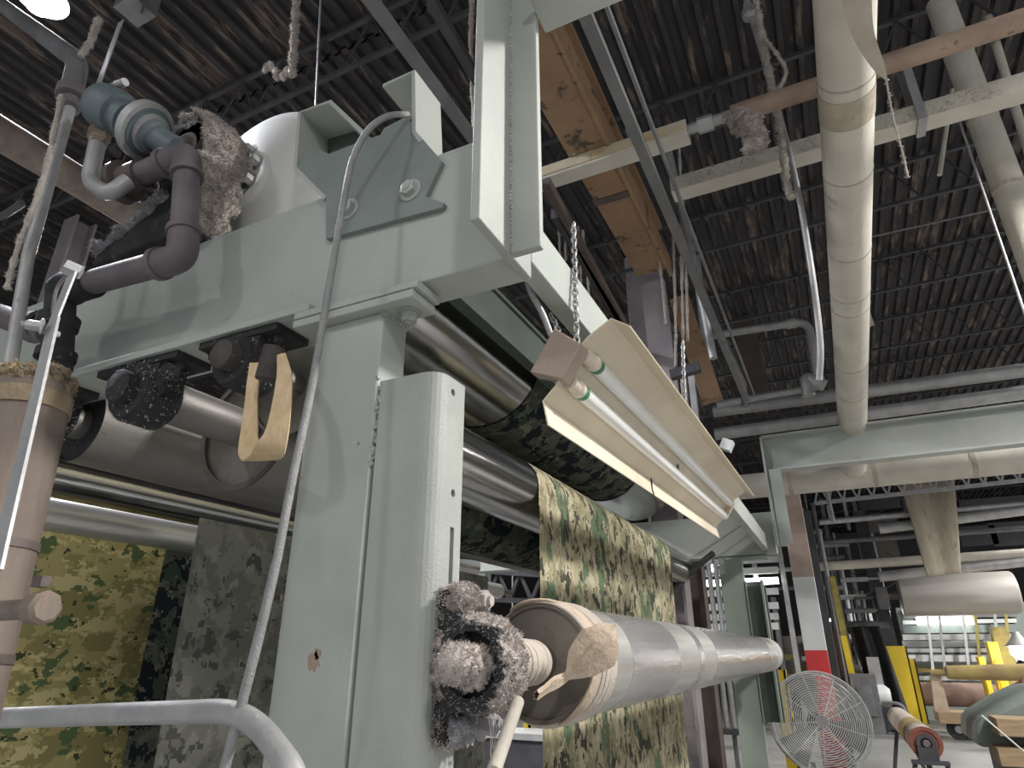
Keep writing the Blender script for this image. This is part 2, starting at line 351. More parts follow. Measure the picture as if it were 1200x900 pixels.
# beams along the machine
MB().box(-.628, -.572, 1.285, 7.0, 2.53, 2.68).build('side_beam', 'green_paint', FR, .004)
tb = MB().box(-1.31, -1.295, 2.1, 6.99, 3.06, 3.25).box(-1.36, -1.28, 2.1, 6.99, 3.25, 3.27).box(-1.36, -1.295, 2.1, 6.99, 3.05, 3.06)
tb.build('tie_beam', 'shade_green', FR)  # shade painted in by the darkened green
MB().tube([(-.80,1.33,2.80),(-.80,6.99,2.80)], .008, 8).build('guide_rod', 'galv', FR)
MB().tube([(-.72,1.33,2.71),(-.72,6.99,2.71)], .005, 8).build('guide_rod', 'galv', FR)
# far end
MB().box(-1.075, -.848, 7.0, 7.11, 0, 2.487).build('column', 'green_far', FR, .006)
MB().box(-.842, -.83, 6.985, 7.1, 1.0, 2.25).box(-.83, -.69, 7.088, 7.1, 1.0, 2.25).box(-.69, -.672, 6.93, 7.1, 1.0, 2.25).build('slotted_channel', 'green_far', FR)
MB().box(-.846, -.66, 7.02, 7.1, 1.0, 2.2).build('filler_bar', 'shade_green', FR)
MB().box(-.49, -.465, 6.86, 7.0, 2.56, 3.66).box(-.465, -.38, 6.96, 6.985, 2.56, 3.66).box(-.445, -.335, 6.84, 6.86, 2.56, 3.31).build('tee_post', 'green_paint', FR, .003)
pbm = MB().box(-.47, 3.3, 6.95, 6.97, 3.32, 3.66).box(-.47, 3.3, 6.85, 7.0, 3.655, 3.675).box(-.40, 3.3, 6.85, 7.0, 3.30, 3.32).build('portal_beam', 'green_paint', FR)
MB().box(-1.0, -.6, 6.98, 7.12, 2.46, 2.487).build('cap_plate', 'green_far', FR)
# bracket bolted to the beam face
K = 3.529
def bk(x, y, Y): return py(300+x/K, 60+y/K, Y)
BR = T('bent_bracket', 'bent grey-green steel bracket with two upright lobes bolted on top of the beam', 'bracket')
def ribbon(pts, Y0, Y1, th):
    q = [(p.x, p.z) for p in (bk(x, y, Y0) for x, y in pts)]; out = []
    for i in range(len(q)):
        a, c = V3(q[max(i-1,0)]), V3(q[min(i+1,len(q)-1)]); d = (c-a).normalized(); out.append((q[i][0]-d.y*th, q[i][1]+d.x*th))
    return MB().prism(q+out[::-1], 'y', Y0, Y1)
ribbon([(437,345),(300,214),(184,252),(168,478),(290,600)], 1.18, 1.33, -.014).build('left_lobe', 'green_plate', BR)
ribbon([(525,135),(657,76),(661,330),(690,365)], 1.18, 1.33, -.014).build('right_lobe', 'green_plate', BR)
fp = [(168,478),(203,412),(262,405),(300,425),(430,375),(515,345),(530,318),(625,268),(661,330),(769,455),(700,600),(778,628),(770,645),(290,775),(290,600)]
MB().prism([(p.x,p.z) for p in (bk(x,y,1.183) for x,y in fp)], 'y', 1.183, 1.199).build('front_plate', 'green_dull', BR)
MB().prism([(p.x,p.z) for p in (bk(x,y,1.325) for x,y in ((300,216),(437,345),(430,375),(300,425),(203,412),(168,470),(186,256)))], 'y', 1.32, 1.328).build('shade_plate', 'shade_green', BR)  # added dark sheet standing for the shade inside the left lobe
bt = [bk(640,577,1.183), bk(385,655,1.183)]
for p in bt: MB().bolt(p, (0,-1,0), .024, .016).build('bolt', 'green_plate', BR)
#=================================================================== ROLLERS
def roller(label, X, Z, R, y0, y1, mshell, shaft=.05, sy=None, mend='roller_face', dome=0):
    t = T('roller', label, 'roller')
    MB().lathe((X,y0,Z), (0,1,0), [(0,R),(y1-y0,R)], 64, False).build('shell', mshell, t)
    prof = [(0,R),(0,R*.96),(.012,R*.95),(.012,shaft)] if not dome else [(0,R),(-.035,R*.93),(-.065,R*.78),(-.085,R*.55),(-.095,R*.34),(-.13,R*.32),(-.13,shaft)]
    MB().lathe((X,y0,Z), (0,1,0), prof, 64, False).build('end_head', mend, t)
    MB().lathe((X,y1,Z), (0,1,0), [(0,R),(0,shaft)], 48, False).build('end_head', mend, t)
    s0, s1 = sy or (1.16, 7.05)
    MB().lathe((X,s0,Z), (0,1,0), [(0,shaft*.9),(.01,shaft),(y0-s0+.02,shaft)], 28).build('shaft', 'dull_steel', t)
    MB().lathe((X,y1-.02,Z), (0,1,0), [(0,shaft),(s1-y1+.02,shaft)], 24).build('shaft', 'dull_steel', t)
    return t
R1 = roller('huge drying cylinder with smooth white domed head above the green beam', -1.85, 3.32, .41, 1.45, 6.85, 'chrome', .085, (1.1,7.0), 'white_dome', 1)
for k in range(8):
    a = k*math.pi/4+.2; MB().bolt((-1.85+.112*math.cos(a), 1.32, 3.32+.112*math.sin(a)), (0,-1,0), .022, .03).build('bolt', 'galv', R1)
R2 = roller('polished steel roller hanging from the bearing with the yellow cloth loop', -1.476, 2.39, .166, 1.40, 6.85, 'chrome', .045, (1.21,7.0))
R3 = roller('grey steel roller with wide rusty end disc and long bare shaft', -1.96, 2.39, .235, 1.66, 6.85, 'dull_steel', .073, (1.22,7.0))
MB().lathe((-1.96,1.655,2.39), (0,1,0), [(0,.236),(0,.214),(.006,.214),(.006,.236)], 64, False).build('rusty_rim', 'brown_steel', R3)
R4 = roller('dusty brown-grey roller at the far left below the beam', -2.52, 2.41, .15, 1.36, 6.85, 'dull_steel', .06, (1.24,7.0), 'black_grease')
R5 = roller('thin bright chrome roller with a long highlight above the yellow camouflage cloth', -3.7, 2.48, .125, 1.3, 6.5, 'chrome', .04, (1.15,6.6))
R6 = roller('thin grey roller just under the bright chrome one', -3.25, 2.19, .075, 1.3, 6.3, 'brushed', .03, (1.15,6.6))
# ------------------------------------------------------------------ fabric
FB = T('camouflage_fabric', 'wide digital camouflage cloth hanging from the rollers and wrapped around them', 'fabric')
def wrap(X, Z, R, y0, y1, a0, a1, m, nm='wrap', n=24):
    def fn(u, v): a = math.radians(a0+(a1-a0)*u); return (X+R*math.cos(a), y0+(y1-y0)*v, Z+R*math.sin(a))
    return MB().grid(fn, n, 1).build(nm, m, FB)
def web(X, y0, y1, z0, z1, m, wav=.006, x1=None, nm='web'):
    def fn(u, v):
        y = y0+(y1-y0)*u; z = z0+(z1-z0)*v; e = (1-v)
        return (X+wav*e*math.sin(y*5+z*1.3)+((x1-X)*e if x1 is not None else 0), y+.006*e*math.sin(z*7), z)
    return MB().grid(fn, 30, 24).build(nm, m, FB)
web(-1.306, 2.98, 5.86, .25, 2.39, 'camo')
wrap(-1.476, 2.39, .170, 2.98, 5.86, 0, 150, 'camo')
wrap(-1.85, 3.32, .415, 3.35, 5.75, -150, 40, 'camo_dark')  # shaded underside put into the cloth colour
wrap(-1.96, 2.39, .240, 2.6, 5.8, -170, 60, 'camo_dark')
web(-3.0, 2.34, 5.6, .1, 2.26, 'camo_grey', .004)
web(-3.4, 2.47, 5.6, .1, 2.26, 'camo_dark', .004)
web(-3.83, 1.2, 5.6, .1, 2.36, 'camo_yellow_lit', .02)
web(-2.22, 2.2, 5.7, 2.39, 3.2, 'camo', .0, nm='web')
#=================================================================== FRONT TAKE-UP ROLL AND ITS BEARING
AX, AZ, AR = -.69, 1.577, .137
TR = T('take_up_roll', 'plastic-wrapped shiny steel take-up tube held by the lint-covered bearing', 'roller')
MB().lathe((AX,1.56,AZ), (0,1,0), [(0,AR),(5.0,AR)], 64, False).build('tube', 'brushed', TR)
MB().lathe((AX,1.56,AZ), (0,1,0), [(0,AR),(0,AR*.93),(.008,AR*.92),(.008,.04)], 48, False).build('end_disc', 'roller_face', TR)
MB().lathe((AX,6.56,AZ), (0,1,0), [(0,AR),(0,.04)], 32, False).build('end_disc', 'roller_face', TR)
MB().lathe((AX,1.17,AZ), (0,1,0), [(0,.028),(.008,.032),(.12,.032),(.12,.042),(.41,.042)], 28).build('shaft', 'dull_steel', TR)
MB().lathe((AX,6.5,AZ), (0,1,0), [(0,.042),(.5,.042)], 20).build('shaft', 'dull_steel', TR)
for k, (a, b, e) in enumerate([(1.9,2.5,.0012),(2.85,2.95,.0014),(3.25,5.6,.001),(6.2,6.56,.0015)]):
    MB().lathe((AX,a,AZ), (0,1,0), [(0,AR),(0,AR+e),(b-a,AR+e),(b-a,AR)], 64, False).build('film_wrap', 'film' if k < 3 else 'pale_metal', TR)
cw = MB()
for k in range(9):                                    # tape and cloth strips wound on the tube end
    y = 1.575+k*.021; r = AR+.004+.003*math.sin(k*2.1); cw.lathe((AX,y,AZ), (.03*math.sin(k),1,.03*math.cos(k*2)), [(-.014,AR),(-.012,r),(0,r+.004),(.012,r),(.014,AR)], 48, False)
cw.build('cloth_winding', 'cloth_pale', TR)
cs = MB()
for k in range(6): y = 1.36+k*.031; cs.lathe((AX,y,AZ), (.06*math.sin(k*2),1,.03), [(-.018,.043),(-.013,.054-.001*k),(0,.056-.001*k),(.013,.053-.001*k),(.018,.043)], 28, False)
cs.build('shaft_winding', 'cloth_pale', TR)
# knotted rag
rp = curve([py(628,815,1.36), py(646,803,1.44), py(664,792,1.49), py(680,778,1.505), py(697,760,1.525), py(710,745,1.54), py(720,732,1.555)], 6)
def rag_prof(t):
    for (t0, w0), (t1, w1) in zip(RP_, RP_[1:]):
        if t <= t1: return w0+(w1-w0)*(t-t0)/(t1-t0)
    return RP_[-1][1]
RP_ = [(0,.010),(.2,.013),(.34,.008),(.5,.034),(.7,.046),(.85,.032),(1,.003)]
rg = MB(); n_r = 20; vs = []
for i, p in enumerate(rp):
    t = (rp[min(i+1,len(rp)-1)]-rp[max(i-1,0)]).normalized(); sd = t.cross(FW).normalized(); dp = sd.cross(t); w_r = rag_prof(i/(len(rp)-1))
    for k in range(n_r):
        a = 2*math.pi*k/n_r; cr_ = 1+.22*math.sin(5*a+i*.12)+.12*math.sin(11*a-i*.2); vs.append(p+sd*(math.cos(a)*w_r*cr_)+dp*(math.sin(a)*max(w_r*.42,.006)*cr_))
rg.add(vs, [(i*n_r+k, (i+1)*n_r+k, (i+1)*n_r+(k+1)%n_r, i*n_r+(k+1)%n_r) for i in range(len(rp)-1) for k in range(n_r)], True)
rg.build('knotted_rag', 'cloth', TR)
fold = [(AX+(AR+.006)*math.cos(math.radians(a)), 1.575+.02*math.sin(math.radians(a*2)), AZ+(AR+.006)*math.sin(math.radians(a))) for a in range(-70, 130, 8)]
lint_sweep(fold, .006, .022, 2, 10, .25, 60).build('rag_edge', 'cloth', TR)
# flange bearing with lint
BE = T('pillow_block', 'pillow block bearing thickly caked with pinkish lint beside the take-up tube', 'bearing')
pbase = MB().box(-.784, -.750, 1.19, 1.30, 1.425, 1.725).build('base', 'black_grease', BE, .01)
hs = MB().lathe((AX,1.17,AZ), (0,1,0), [(0,.062),(0,.082),(.02,.09),(.075,.09),(.10,.07)], 32, False)
hs.prism([(-.76,1.47),(-.71,1.50),(-.71,1.66),(-.76,1.69)], 'y', 1.18, 1.27)
h_ = hs.build('housing', 'black_grease', BE)
rc = MB().lathe((AX,1.20,AZ), (0,1,0), [(0,.04),(0,.085)], 32, False).build('seal_ring', 'black_grease', BE)
bb = []
for (u, v) in ((551,703),(560,850)):
    p = px(u, v, -.735); bb.append(MB().bolt((-.752,p.y,p.z), (1,0,0), .024, .03).build('bolt', 'lint' if v < 800 else 'lint_grey', BE))
arc = [(AX+.083*math.cos(math.radians(a)), 1.215, AZ+.083*math.sin(math.radians(a))) for a in range(-70, 236, 4)]
l1 = lint_sweep(arc, .012, .042, 3, 16, .5, 45).build('lint', 'lint', BE); l1['kind'] = 'stuff'
l3 = lint_sweep(dense([(-.742,1.21,1.675),(-.725,1.215,1.735)], .005), .022, .045, 12, 16, .4, 40).build('lint', 'lint', BE); l3['kind'] = 'stuff'
l4 = lint_sweep(dense([(-.735,1.21,1.43),(-.728,1.21,1.475)], .005), .019, .03, 15, 16, .6, 40).build('lint', 'lint_grey', BE); l4['kind'] = 'stuff'
for k_, o_ in enumerate((l1, l3, l4)): fuzz(o_, (6500,2200,900)[k_], .0075, 'lint' if k_ < 2 else 'lint_grey', 3+k_, parent=BE)
fuzz(pbase, 2600, .011, 'lint', 8, parent=BE)
fuzz(h_, 1800, .008, 'lint_grey', 4, parent=BE)
BE.location = (0, .045, 0)
sl = MB()
for k in range(16): sl.ball((AX+random.gauss(0,.005), 1.10+k*.006, AZ+random.gauss(0,.005)), .034, k, .22, 16)
s_ = sl.build('lint', 'lint', BE); s_['kind'] = 'stuff'; fuzz(s_, 6500, .0075, 'lint', 5, parent=BE)
hang = MB()
for k in range(7):
    p = px(565+random.uniform(-12,14), 838+random.uniform(0,8), -.70); hang.tube(curve([p, p+V3((.006,0,-.03)), p+V3((random.gauss(0,.008),0,-.05-.05*random.random()))],3), .0012, 4, False)
hs2 = hang.build('lint', 'lint', BE); hs2['kind'] = 'stuff'
st = MB().tube([px(607,822,-.60), px(578,905,-.56)], .0125, 10)
tag(st.build('wooden_stick', 'stick'), 'pale round stick hanging from the cloth under the take-up tube', 'stick')
#=================================================================== UNDER-BEAM BEARINGS
def hanger(label, X, Z, rh, lintamt, seed, boltend):
    t = T('hanger_bearing', label, 'bearing')
    hb = MB().lathe((X,1.175,Z), (0,1,0), [(0,rh*.55),(0,rh*.9),(.02,rh),(.12,rh),(.14,rh*.8)], 28, False)
    hb.prism([(X-rh,Z),(X-rh*1.15,2.486),(X+rh*1.15,2.486),(X+rh,Z)], 'y', 1.185, 1.29)
    h = hb.build('housing', 'black_grease', t)
    MB().box(X-rh*1.9, X+rh*1.9, 1.18, 1.31, 2.464, 2.4865).build('foot', 'black_grease', t)
    for s in (-1, 1): MB().bolt((X+s*rh*1.6, 1.22, 2.464), (0,0,-1), .016, .02).build('bolt', 'black_grease', t)
    cap = MB().lathe((X,1.13,Z), (0,1,0), [(0,boltend*.8),(.008,boltend),(.07,boltend)], 22).build('shaft_cap', 'black_rust' if lintamt < 400 else 'black_grease', t)
    if lintamt:
        fuzz(h, lintamt, .012, 'lint_grey', seed, parent=t); fuzz(cap, lintamt//4, .008, 'lint_grey', seed+1, parent=t)
    return t
H1 = hanger('black greasy hanger bearing with tufts of grey lint at left under the beam', -1.96, 2.385, .105, 420, 11, .055)
gl = MB()
for k in range(30): gl.ball((-2.06+k*.0085, 1.2+.05*random.random(), 2.43+random.gauss(0,.02)), .032, k, .5, 8)
g_ = gl.build('grease_cake', 'black_grease', H1); fuzz(g_, 700, .012, 'lint_grey', 17, parent=H1)
H2 = hanger('dark hanger bearing with round shaft end beside the yellow cloth loop', -1.50, 2.40, .085, 120, 13, .045)
MB().tube([py(322,408,1.12), py(312,445,1.12)], .03, 12).build('clamp', 'black_rust', H2)
H3 = hanger('lint-speckled bearing end of the leftmost roller below the beam', -2.52, 2.41, .09, 500, 19, .06)
# cloth loop
def strip(pts, wd, name, label, cat, m, th=.004, across=None):
    P = curve(pts, 6); b = MB(); vs = []; n = len(P)
    for i, p in enumerate(P):
        t = (P[min(i+1,n-1)]-P[max(i-1,0)]).normalized(); ac = V3(across) if across else V3((.3,1,0)); ac = (ac-t*ac.dot(t)).normalized(); q = ac.cross(t)
        wv = wd(i/(n-1)) if callable(wd) else wd
        for (a, c) in ((-1,-1),(0,-1.8),(1,-1),(1,1),(0,.2),(-1,1)): vs.append(p+ac*(a*wv/2)+q*(c*th/2))
    fs = [(i*6+k, i*6+(k+1)%6, (i+1)*6+(k+1)%6, (i+1)*6+k) for i in range(n-1) for k in range(6)]
    b.add(vs, fs, True); return b
lp = strip([py(330,416,1.10),py(333,445,1.06),py(326,500,1.04),py(316,528,1.05),py(303,538,1.10),py(292,526,1.15),py(293,495,1.15),py(296,455,1.14),py(300,425,1.14)], lambda t: (.022+.046*min(1,t*2.8)) if t < .5 else .068-.034*min(1,(t-.5)*3), 0, 0, 0, 'strap_cloth', .006, (.93,.36,0))
tag(lp.build('cloth_loop', 'strap_cloth'), 'yellow cotton strap loop dangling from the bearing under the beam', 'strap')
#=================================================================== FLUORESCENT FIXTURE
FX = T('fluorescent_fixture', 'long cream fluorescent light fixture with two unlit tubes hanging from chains', 'light fixture')
Y1, Y2, RISE = 1.5, 4.25, .10
def fx(u, v): p = py(u, v, Y1); return (p.x, p.z)
def fprism(poly, y0, y1):
    b = MB().prism(poly, 'y', y0, y1); b.v = [(x, y, z+RISE*(y-Y1)/(Y2-Y1)) for x, y, z in b.v]; return b
def shell(poly, th=.004):
    q = [V3(p) for p in poly]; out = []
    for i in range(len(q)):
        d = (q[min(i+1,len(q)-1)]-q[max(i-1,0)]).normalized(); out.append(q[i]+V3((-d.y, d.x))*th)
    return [tuple(p) for p in q]+[tuple(p) for p in out[::-1]]
W0, W1, W2, W3, W4, W5, W6 = [fx(*q) for q in ((643,498),(637,470),(652,452),(664,424),(690,395),(716,374),(738,383))]
fprism(shell([W0, W1, W2]), Y1, Y2).build('reflector_wing', 'cream', FX)
fprism(shell([W4, W5, W6]), Y1, Y2).build('reflector_wing', 'cream', FX)
fprism(shell([W2, W3, W4]), Y1, Y2).build('reflector_back', 'cream', FX)
body = [fx(626,440), fx(654,389), fx(686,408), fx(664,448)]
fprism(body, Y1-.03, Y1+.03).build('end_cap', 'pink_paint', FX, .003)
fprism([(x*.99, 1.6+(z-1.6)*1.0) for x, z in body], Y2-.04, Y2+.005).build('end_cap', 'cream', FX, .003)
for (u, v) in ((686,416),(668,448)):
    a = py(u, v, Y1+.035); b = V3((a.x, Y2-.04, a.z+RISE*.97)); d = (b-a).normalized()
    MB().lathe(a, d, [(0,.020),(.045,.020),(.05,.0255),(.068,.0255)], 18).build('lamp_holder', 'tube_cap', FX)
    tb_ = MB().lathe(a+d*.068, d, [(0,.0235),((b-a).length-.13,.0235)], 24).build('tube', 'tube_white', FX)
    MB().lathe(a+d*.074, d, [(0,.0239),(.026,.0239)], 24, False).build('green_band', 'green_print', tb_)
    MB().lathe(b-d*.062, d, [(0,.0255),(.03,.020),(.06,.020)], 18).build('lamp_holder', 'tube_cap', FX)
    m_ = (a+b)/2; MB().box(m_.x-.010, m_.x+.010, m_.y-.01, m_.y+.01, m_.z+.0, m_.z+.06).build('tube_clip', 'dull_steel', FX)
zc = RISE*.4; MB().tube([(W0[0]+.003,2.6,W0[1]+zc-.004),(W0[0]-.002,2.6,W0[1]+zc+.02),(W1[0]+.006,2.62,W1[1]+zc)], .003, 6).build('wire_clip', 'black_grease', FX)
def chain(a, b, name, label, r=.0035, L=.03):
    a, b = V3(a), V3(b); d = (b-a); n = max(2, int(d.length/(L*.72))); t = d.normalized(); bld = MB(); o1 = t.orthogonal().normalized()
    for i in range(n):
        c = a+d*((i+.5)/n); s = o1 if i % 2 else t.cross(o1); pts = []
        for k in range(11):
            q = 2*math.pi*k/10; pts.append(c+t*(math.cos(q)*L*.5)+s*(math.sin(q)*L*.27))
        bld.tube(pts, r, 5, False)
    return tag(bld.build(name, 'galv'), label, 'chain')
chain(py(672,262,1.62), py(676,402,1.53), 'chain', 'steel chain holding the near end of the fluorescent fixture')
chain(py(645,368,1.55), py(655,388,1.52), 'chain', 'short slack chain links at the fixture end below the side beam', .003, .028)
chain(py(800,400,2.9), py(802,470,2.9), 'chain', 'chain dropping behind the middle of the fluorescent fixture', .003, .03)
tag(MB().tube(curve([py(616,318,1.42), py(622,342,1.44), py(636,368,1.47), py(646,394,1.49)],6), .009, 10).build('flexible_conduit', 'galv'), 'grey flexible conduit curving down beside the fixture end cap', 'conduit')
#=================================================================== CABLE OVER THE BRACKET
cab = [py(478,134,1.17), py(455,136,1.10), py(432,152,1.06), py(414,185,1.04), py(404,230,1.03), py(390,310,1.02), py(366,450,1.0), py(343,560,.98), py(325,655,.97)]
tag(MB().tube(curve(cab, 6)+[py(322,665,.97)], .0092, 10).tube(curve([py(323,662,.97), py(300,760,.97), py(262,905,.97)],5), .0098, 10).build('hanging_cable', 'cable'), 'long grey cable looped over the bracket and hanging across the column', 'cable')
#=================================================================== DRYING CYLINDER BEARING, ROTARY JOINT, STEAM PIPES
CB = T('cylinder_bearing', 'big lint-coated bearing housing standing on the green beam before the white dome', 'bearing')
ped = MB().prism([(-2.28,2.916),(-1.76,2.916),(-1.78,2.96),(-1.82,3.02),(-1.84,3.3),(-1.97,3.3),(-2.02,3.05),(-2.26,2.97)], 'y', 1.12, 1.31)
ped.build('pedestal', 'black_grease', CB, .01)
hh = MB().lathe((-1.88,1.10,3.27), (0,1,0), [(0,.086),(0,.13),(.03,.15),(.15,.15),(.17,.12)], 36, False).build('housing', 'black_grease', CB)
pth = [(-1.88+.155*math.cos(math.radians(a)), 1.18, 3.27+.165*math.sin(math.radians(a))) for a in range(150, -1, -4)]+dense([(-1.735,1.18,3.25),(-1.75,1.18,3.08),(-1.78,1.18,2.93)], .012)
r_ = lint_sweep(pth, .022, .085, 5, 22, .4, 24).build('lint', 'lint', CB); r_['kind'] = 'stuff'; fuzz(r_, 12000, .0115, 'lint', 21, parent=CB)
b_ = lint_sweep(dense([(-2.29,1.17,2.965),(-2.1,1.17,3.02),(-1.98,1.17,3.08),(-1.90,1.17,3.12)], .012), .022, .065, 9, 18, .6, 26).build('lint', 'lint_grey', CB); b_['kind'] = 'stuff'; fuzz(b_, 4500, .012, 'lint_grey', 22, parent=CB)
b2_ = lint_sweep([(-1.88+.13*math.cos(math.radians(a)), 1.12, 3.27+.13*math.sin(math.radians(a))) for a in range(60, 200, 6)], .02, .03, 19, 12, .7, 30).build('lint', 'lint_grey', CB); b2_['kind'] = 'stuff'; fuzz(b2_, 1500, .012, 'lint_grey', 23, parent=CB)
RJ = T('rotary_steam_joint', 'blue-green rotary steam joint between the vertical pipe and the white cylinder', 'valve')
ja = py(128,128,.92); jb2 = py(178,158,1.0); jd = (jb2-ja).normalized(); jl = (jb2-ja).length
MB().lathe(ja-jd*.06, jd, [(0,.05),(.015,.056),(.02,.078),(.04,.084),(.10,.084),(.115,.078),(.12,.064),(.15,.064),(.155,.072),(.17,.072),(.175,.060),(jl*.75+.06,.060),(jl*.75+.06,.088),(jl+.05,.088),(jl+.05,.060),(jl+.08,.056),(jl+.085,.044),(jl+.18,.044)], 28).build('body', 'blue_valve', RJ)
MB().lathe(ja+jd*(jl*.78), jd, [(0,.105),(.03,.105),(.03,.07),(.05,.07)], 28).build('flange', 'galv', RJ)
MB().tube([py(118,108,.9), py(147,96,.9)], .014, 10).build('handle', 'galv', RJ)
for k in range(6):
    a = k*math.pi/3; o_ = jd.orthogonal().normalized(); o_.rotate(Matrix.Rotation(a, 3, jd)); MB().bolt(ja+jd*(jl*.78)+o_*.08, -jd, .012, .014).build('bolt', 'galv', RJ)
dr = fillet([py(118,150,.93), py(112,178,.93), py(104,214,.93), py(128,228,.95), py(150,212,.98)], .05)
MB().tube(dr, .027, 14).build('drain_pipe', 'galv', RJ)
MB().lathe(py(118,152,.93), py(112,180,.93)-py(118,152,.93), [(0,.036),(.05,.036),(.055,.03),(.075,.03)], 6).build('union_nut', 'copper', RJ)
SP = T('steam_pipe', 'dark purple-brown steam pipe with two elbows crossing in front of the beam', 'pipe')
e1, e2, e3, e4 = py(160,207,1.02), py(220,180,1.03), py(214,302,1.03), py(82,338,1.02)
def pipe_run(root, pts, r, m, bend=.07, collar=1.22, nm='pipe'):
    P = [V3(p) for p in pts]; MB().tube(fillet(P, bend, 8), r, 18).build(nm, m, root)
    for i in range(1, len(P)-1):
        a = (P[i-1]-P[i]).normalized(); b = (P[i+1]-P[i]).normalized(); q = bend*1.0
        el = MB().tube(fillet([P[i]+a*q*1.35, P[i], P[i]+b*q*1.35], q*1.2, 8), r*1.14, 18)
        for d in (a, b): el.lathe(P[i]+d*q*1.2, d, [(0,r*1.14),(0,r*collar+.003),(r*.55,r*collar+.003),(r*.55,r)], 18, False)
        el.build('elbow', m, root)
pipe_run(SP, [e1, e2, e3, e4], .040, 'purple_pipe', .075)
MB().lathe(e1+(e1-e2).normalized()*.02, (e2-e1), [(-.07,.05),(-.06,.075),(-.03,.075),(-.03,.052),(.05,.05)], 18).build('union', 'brown_steel', SP)
vv = MB().lathe(e4, (e4-e3), [(-.12,.04),(-.12,.052),(-.03,.055),(0,.06),(.05,.052),(.07,.035)], 20); vv.tube([py(72,340,1.02), py(66,432,1.02)], .046, 16)
vv.lathe(py(70,372,1.02), (0,0,-1), [(0,.046),(0,.062),(.04,.062),(.04,.046)], 18, False); vv.lathe(py(67,412,1.02), (0,0,-1), [(0,.046),(0,.058),(.03,.058),(.03,.046)], 18, False)
vv.build('valve_body', 'black_grease', SP); 
MB().tube([py(-12,366,1.02), py(58,390,1.02)], .042, 16).build('branch_pipe', 'purple_pipe', SP)
MB().lathe(py(40,384,1.02), (1,0,-.12), [(0,.042),(0,.055),(.05,.055),(.05,.042)], 18, False).build('collar', 'purple_pipe', SP)
VL = T('valve_lever', 'flat grey steel lever with pivot bolt hanging across the insulated pipe', 'lever')
MB().beam(py(86,318,.58), py(58,388,.56), .004, .024, (0,1,0)).build('upper_bar', 'galv', VL)
MB().beam(py(63,376,.555), py(-6,672,.50), .005, .029, (0,1,0)).build('lower_bar', 'galv', VL)
MB().tube(curve([py(78,322,.6), py(66,340,.6), py(62,368,.6)],4), .004, 8).build('link_rod', 'purple_pipe', VL)
MB().bolt(py(50,383,.54), (-.6,-.7,0), .010, .02).tube([py(44,385,.54), py(68,392,.58)], .006, 8).build('pivot_bolt', 'galv', VL)
MB().lathe(py(86,316,.58), (-.5,-.8,.2), [(-.014,.015),(.014,.015)], 6).build('pivot_bolt', 'galv', VL)
# insulated pipe on the left
IP = T('insulated_pipe', 'thick upright insulated pipe with frayed fibre top at the left edge', 'pipe')
ia, ib = py(40,446,.66), py(-78,905,.66); idr = (ib-ia).normalized(); il = (ib-ia).length
MB().lathe(ia, idr, [(0,.056),(0,.066),(.03,.072),(il,.072)], 36).build('jacket', 'insul_pipe_brown', IP)
fr = MB()
for k in range(40):
    a = k*2*math.pi/40; o_ = idr.orthogonal().normalized(); o_.rotate(Matrix.Rotation(a, 3, idr)); fr.ball(ia+o_*.062+idr*random.uniform(-.01,.02), .015, k, .5, 8)
f_ = fr.build('frayed_insulation', 'insul_cap', IP); f_['kind'] = 'stuff'; fuzz(f_, 1800, .008, 'insul_cap', 31, parent=IP)
MB().lathe(ia+idr*.04, idr, [(0,.072),(0,.076),(.035,.076),(.035,.072)], 36, False).build('band', 'insul_cap', IP)
for h in (.335, .53):
    MB().lathe(ia+idr*h, idr, [(0,.072),(0,.0745),(.016,.0745),(.016,.072)], 36, False).build('clamp_band', 'brown_steel', IP)
q = py(49,682,.6); MB().box(q.x-.008,q.x+.016,q.y-.01,q.y+.004,q.z-.008,q.z+.008).build('clamp_tab', 'brown_steel', IP)
tag(MB().tube([py(-25,717,.6), py(45,713,.6)], .0155, 14).lathe(py(40,713,.6), py(70,711,.6)-py(40,713,.6), [(0,.022),(.0,.024),(.028,.025),(.034,.019)], 8).build('capped_pipe_stub', 'insul_pipe_brown'), 'short capped pipe stub sticking out at the left edge', 'pipe')
HR = fillet([py(-8,842,.98), py(100,838,.98), py(290,832,.98), py(345,905,.95), py(356,960,.95)], .12, 12)
tag(MB().tube(HR, .0215, 18).build('guard_rail', 'galv'), 'bent grey guard rail pipe crossing low in front of the camouflage cloth', 'rail')
# vertical conduits and ropes at upper left
VT = T('steam_riser', 'upright grey steam riser tube ending in a thick elbow at upper left', 'pipe')
MB().tube([py(82,128,.9), py(33,300,.88), py(10,440,.86)], .019, 14).build('tube', 'galv', VT)
MB().tube(fillet([py(-60,-40,1.0), py(92,72,.95), py(80,125,.9)], .09, 8), .040, 18).build('elbow', 'grey_steel', VT)
MB().lathe(py(84,112,.9), py(78,140,.9)-py(84,112,.9), [(-.03,.04),(-.03,.052),(.02,.052),(.02,.03),(.06,.03)], 18).build('collar', 'purple_pipe', VT)
tag(MB().beam(py(142,25,1.0), py(112,108,.95), .004, .034, (0,1,0)).build('flat_strap', 'galv'), 'narrow flat metal strap slanting down to the rotary joint', 'strap')
def rope(pts, r, name, label, m='rope', seed=1, cat='rope', lint=500, sz=.008, tw=True):
    rnd = random.Random(seed); P = curve(pts, 10)
    b = MB().tube(P, r, 8, True, [r*(1+.22*math.sin(i*1.7)+rnd.uniform(-.12,.12)) for i in range(len(P))])
    o = b.build(name, m); tag(o, label, cat)
    if lint: fuzz(o, lint, sz, 'lint', seed+5, parent=o)
    return o
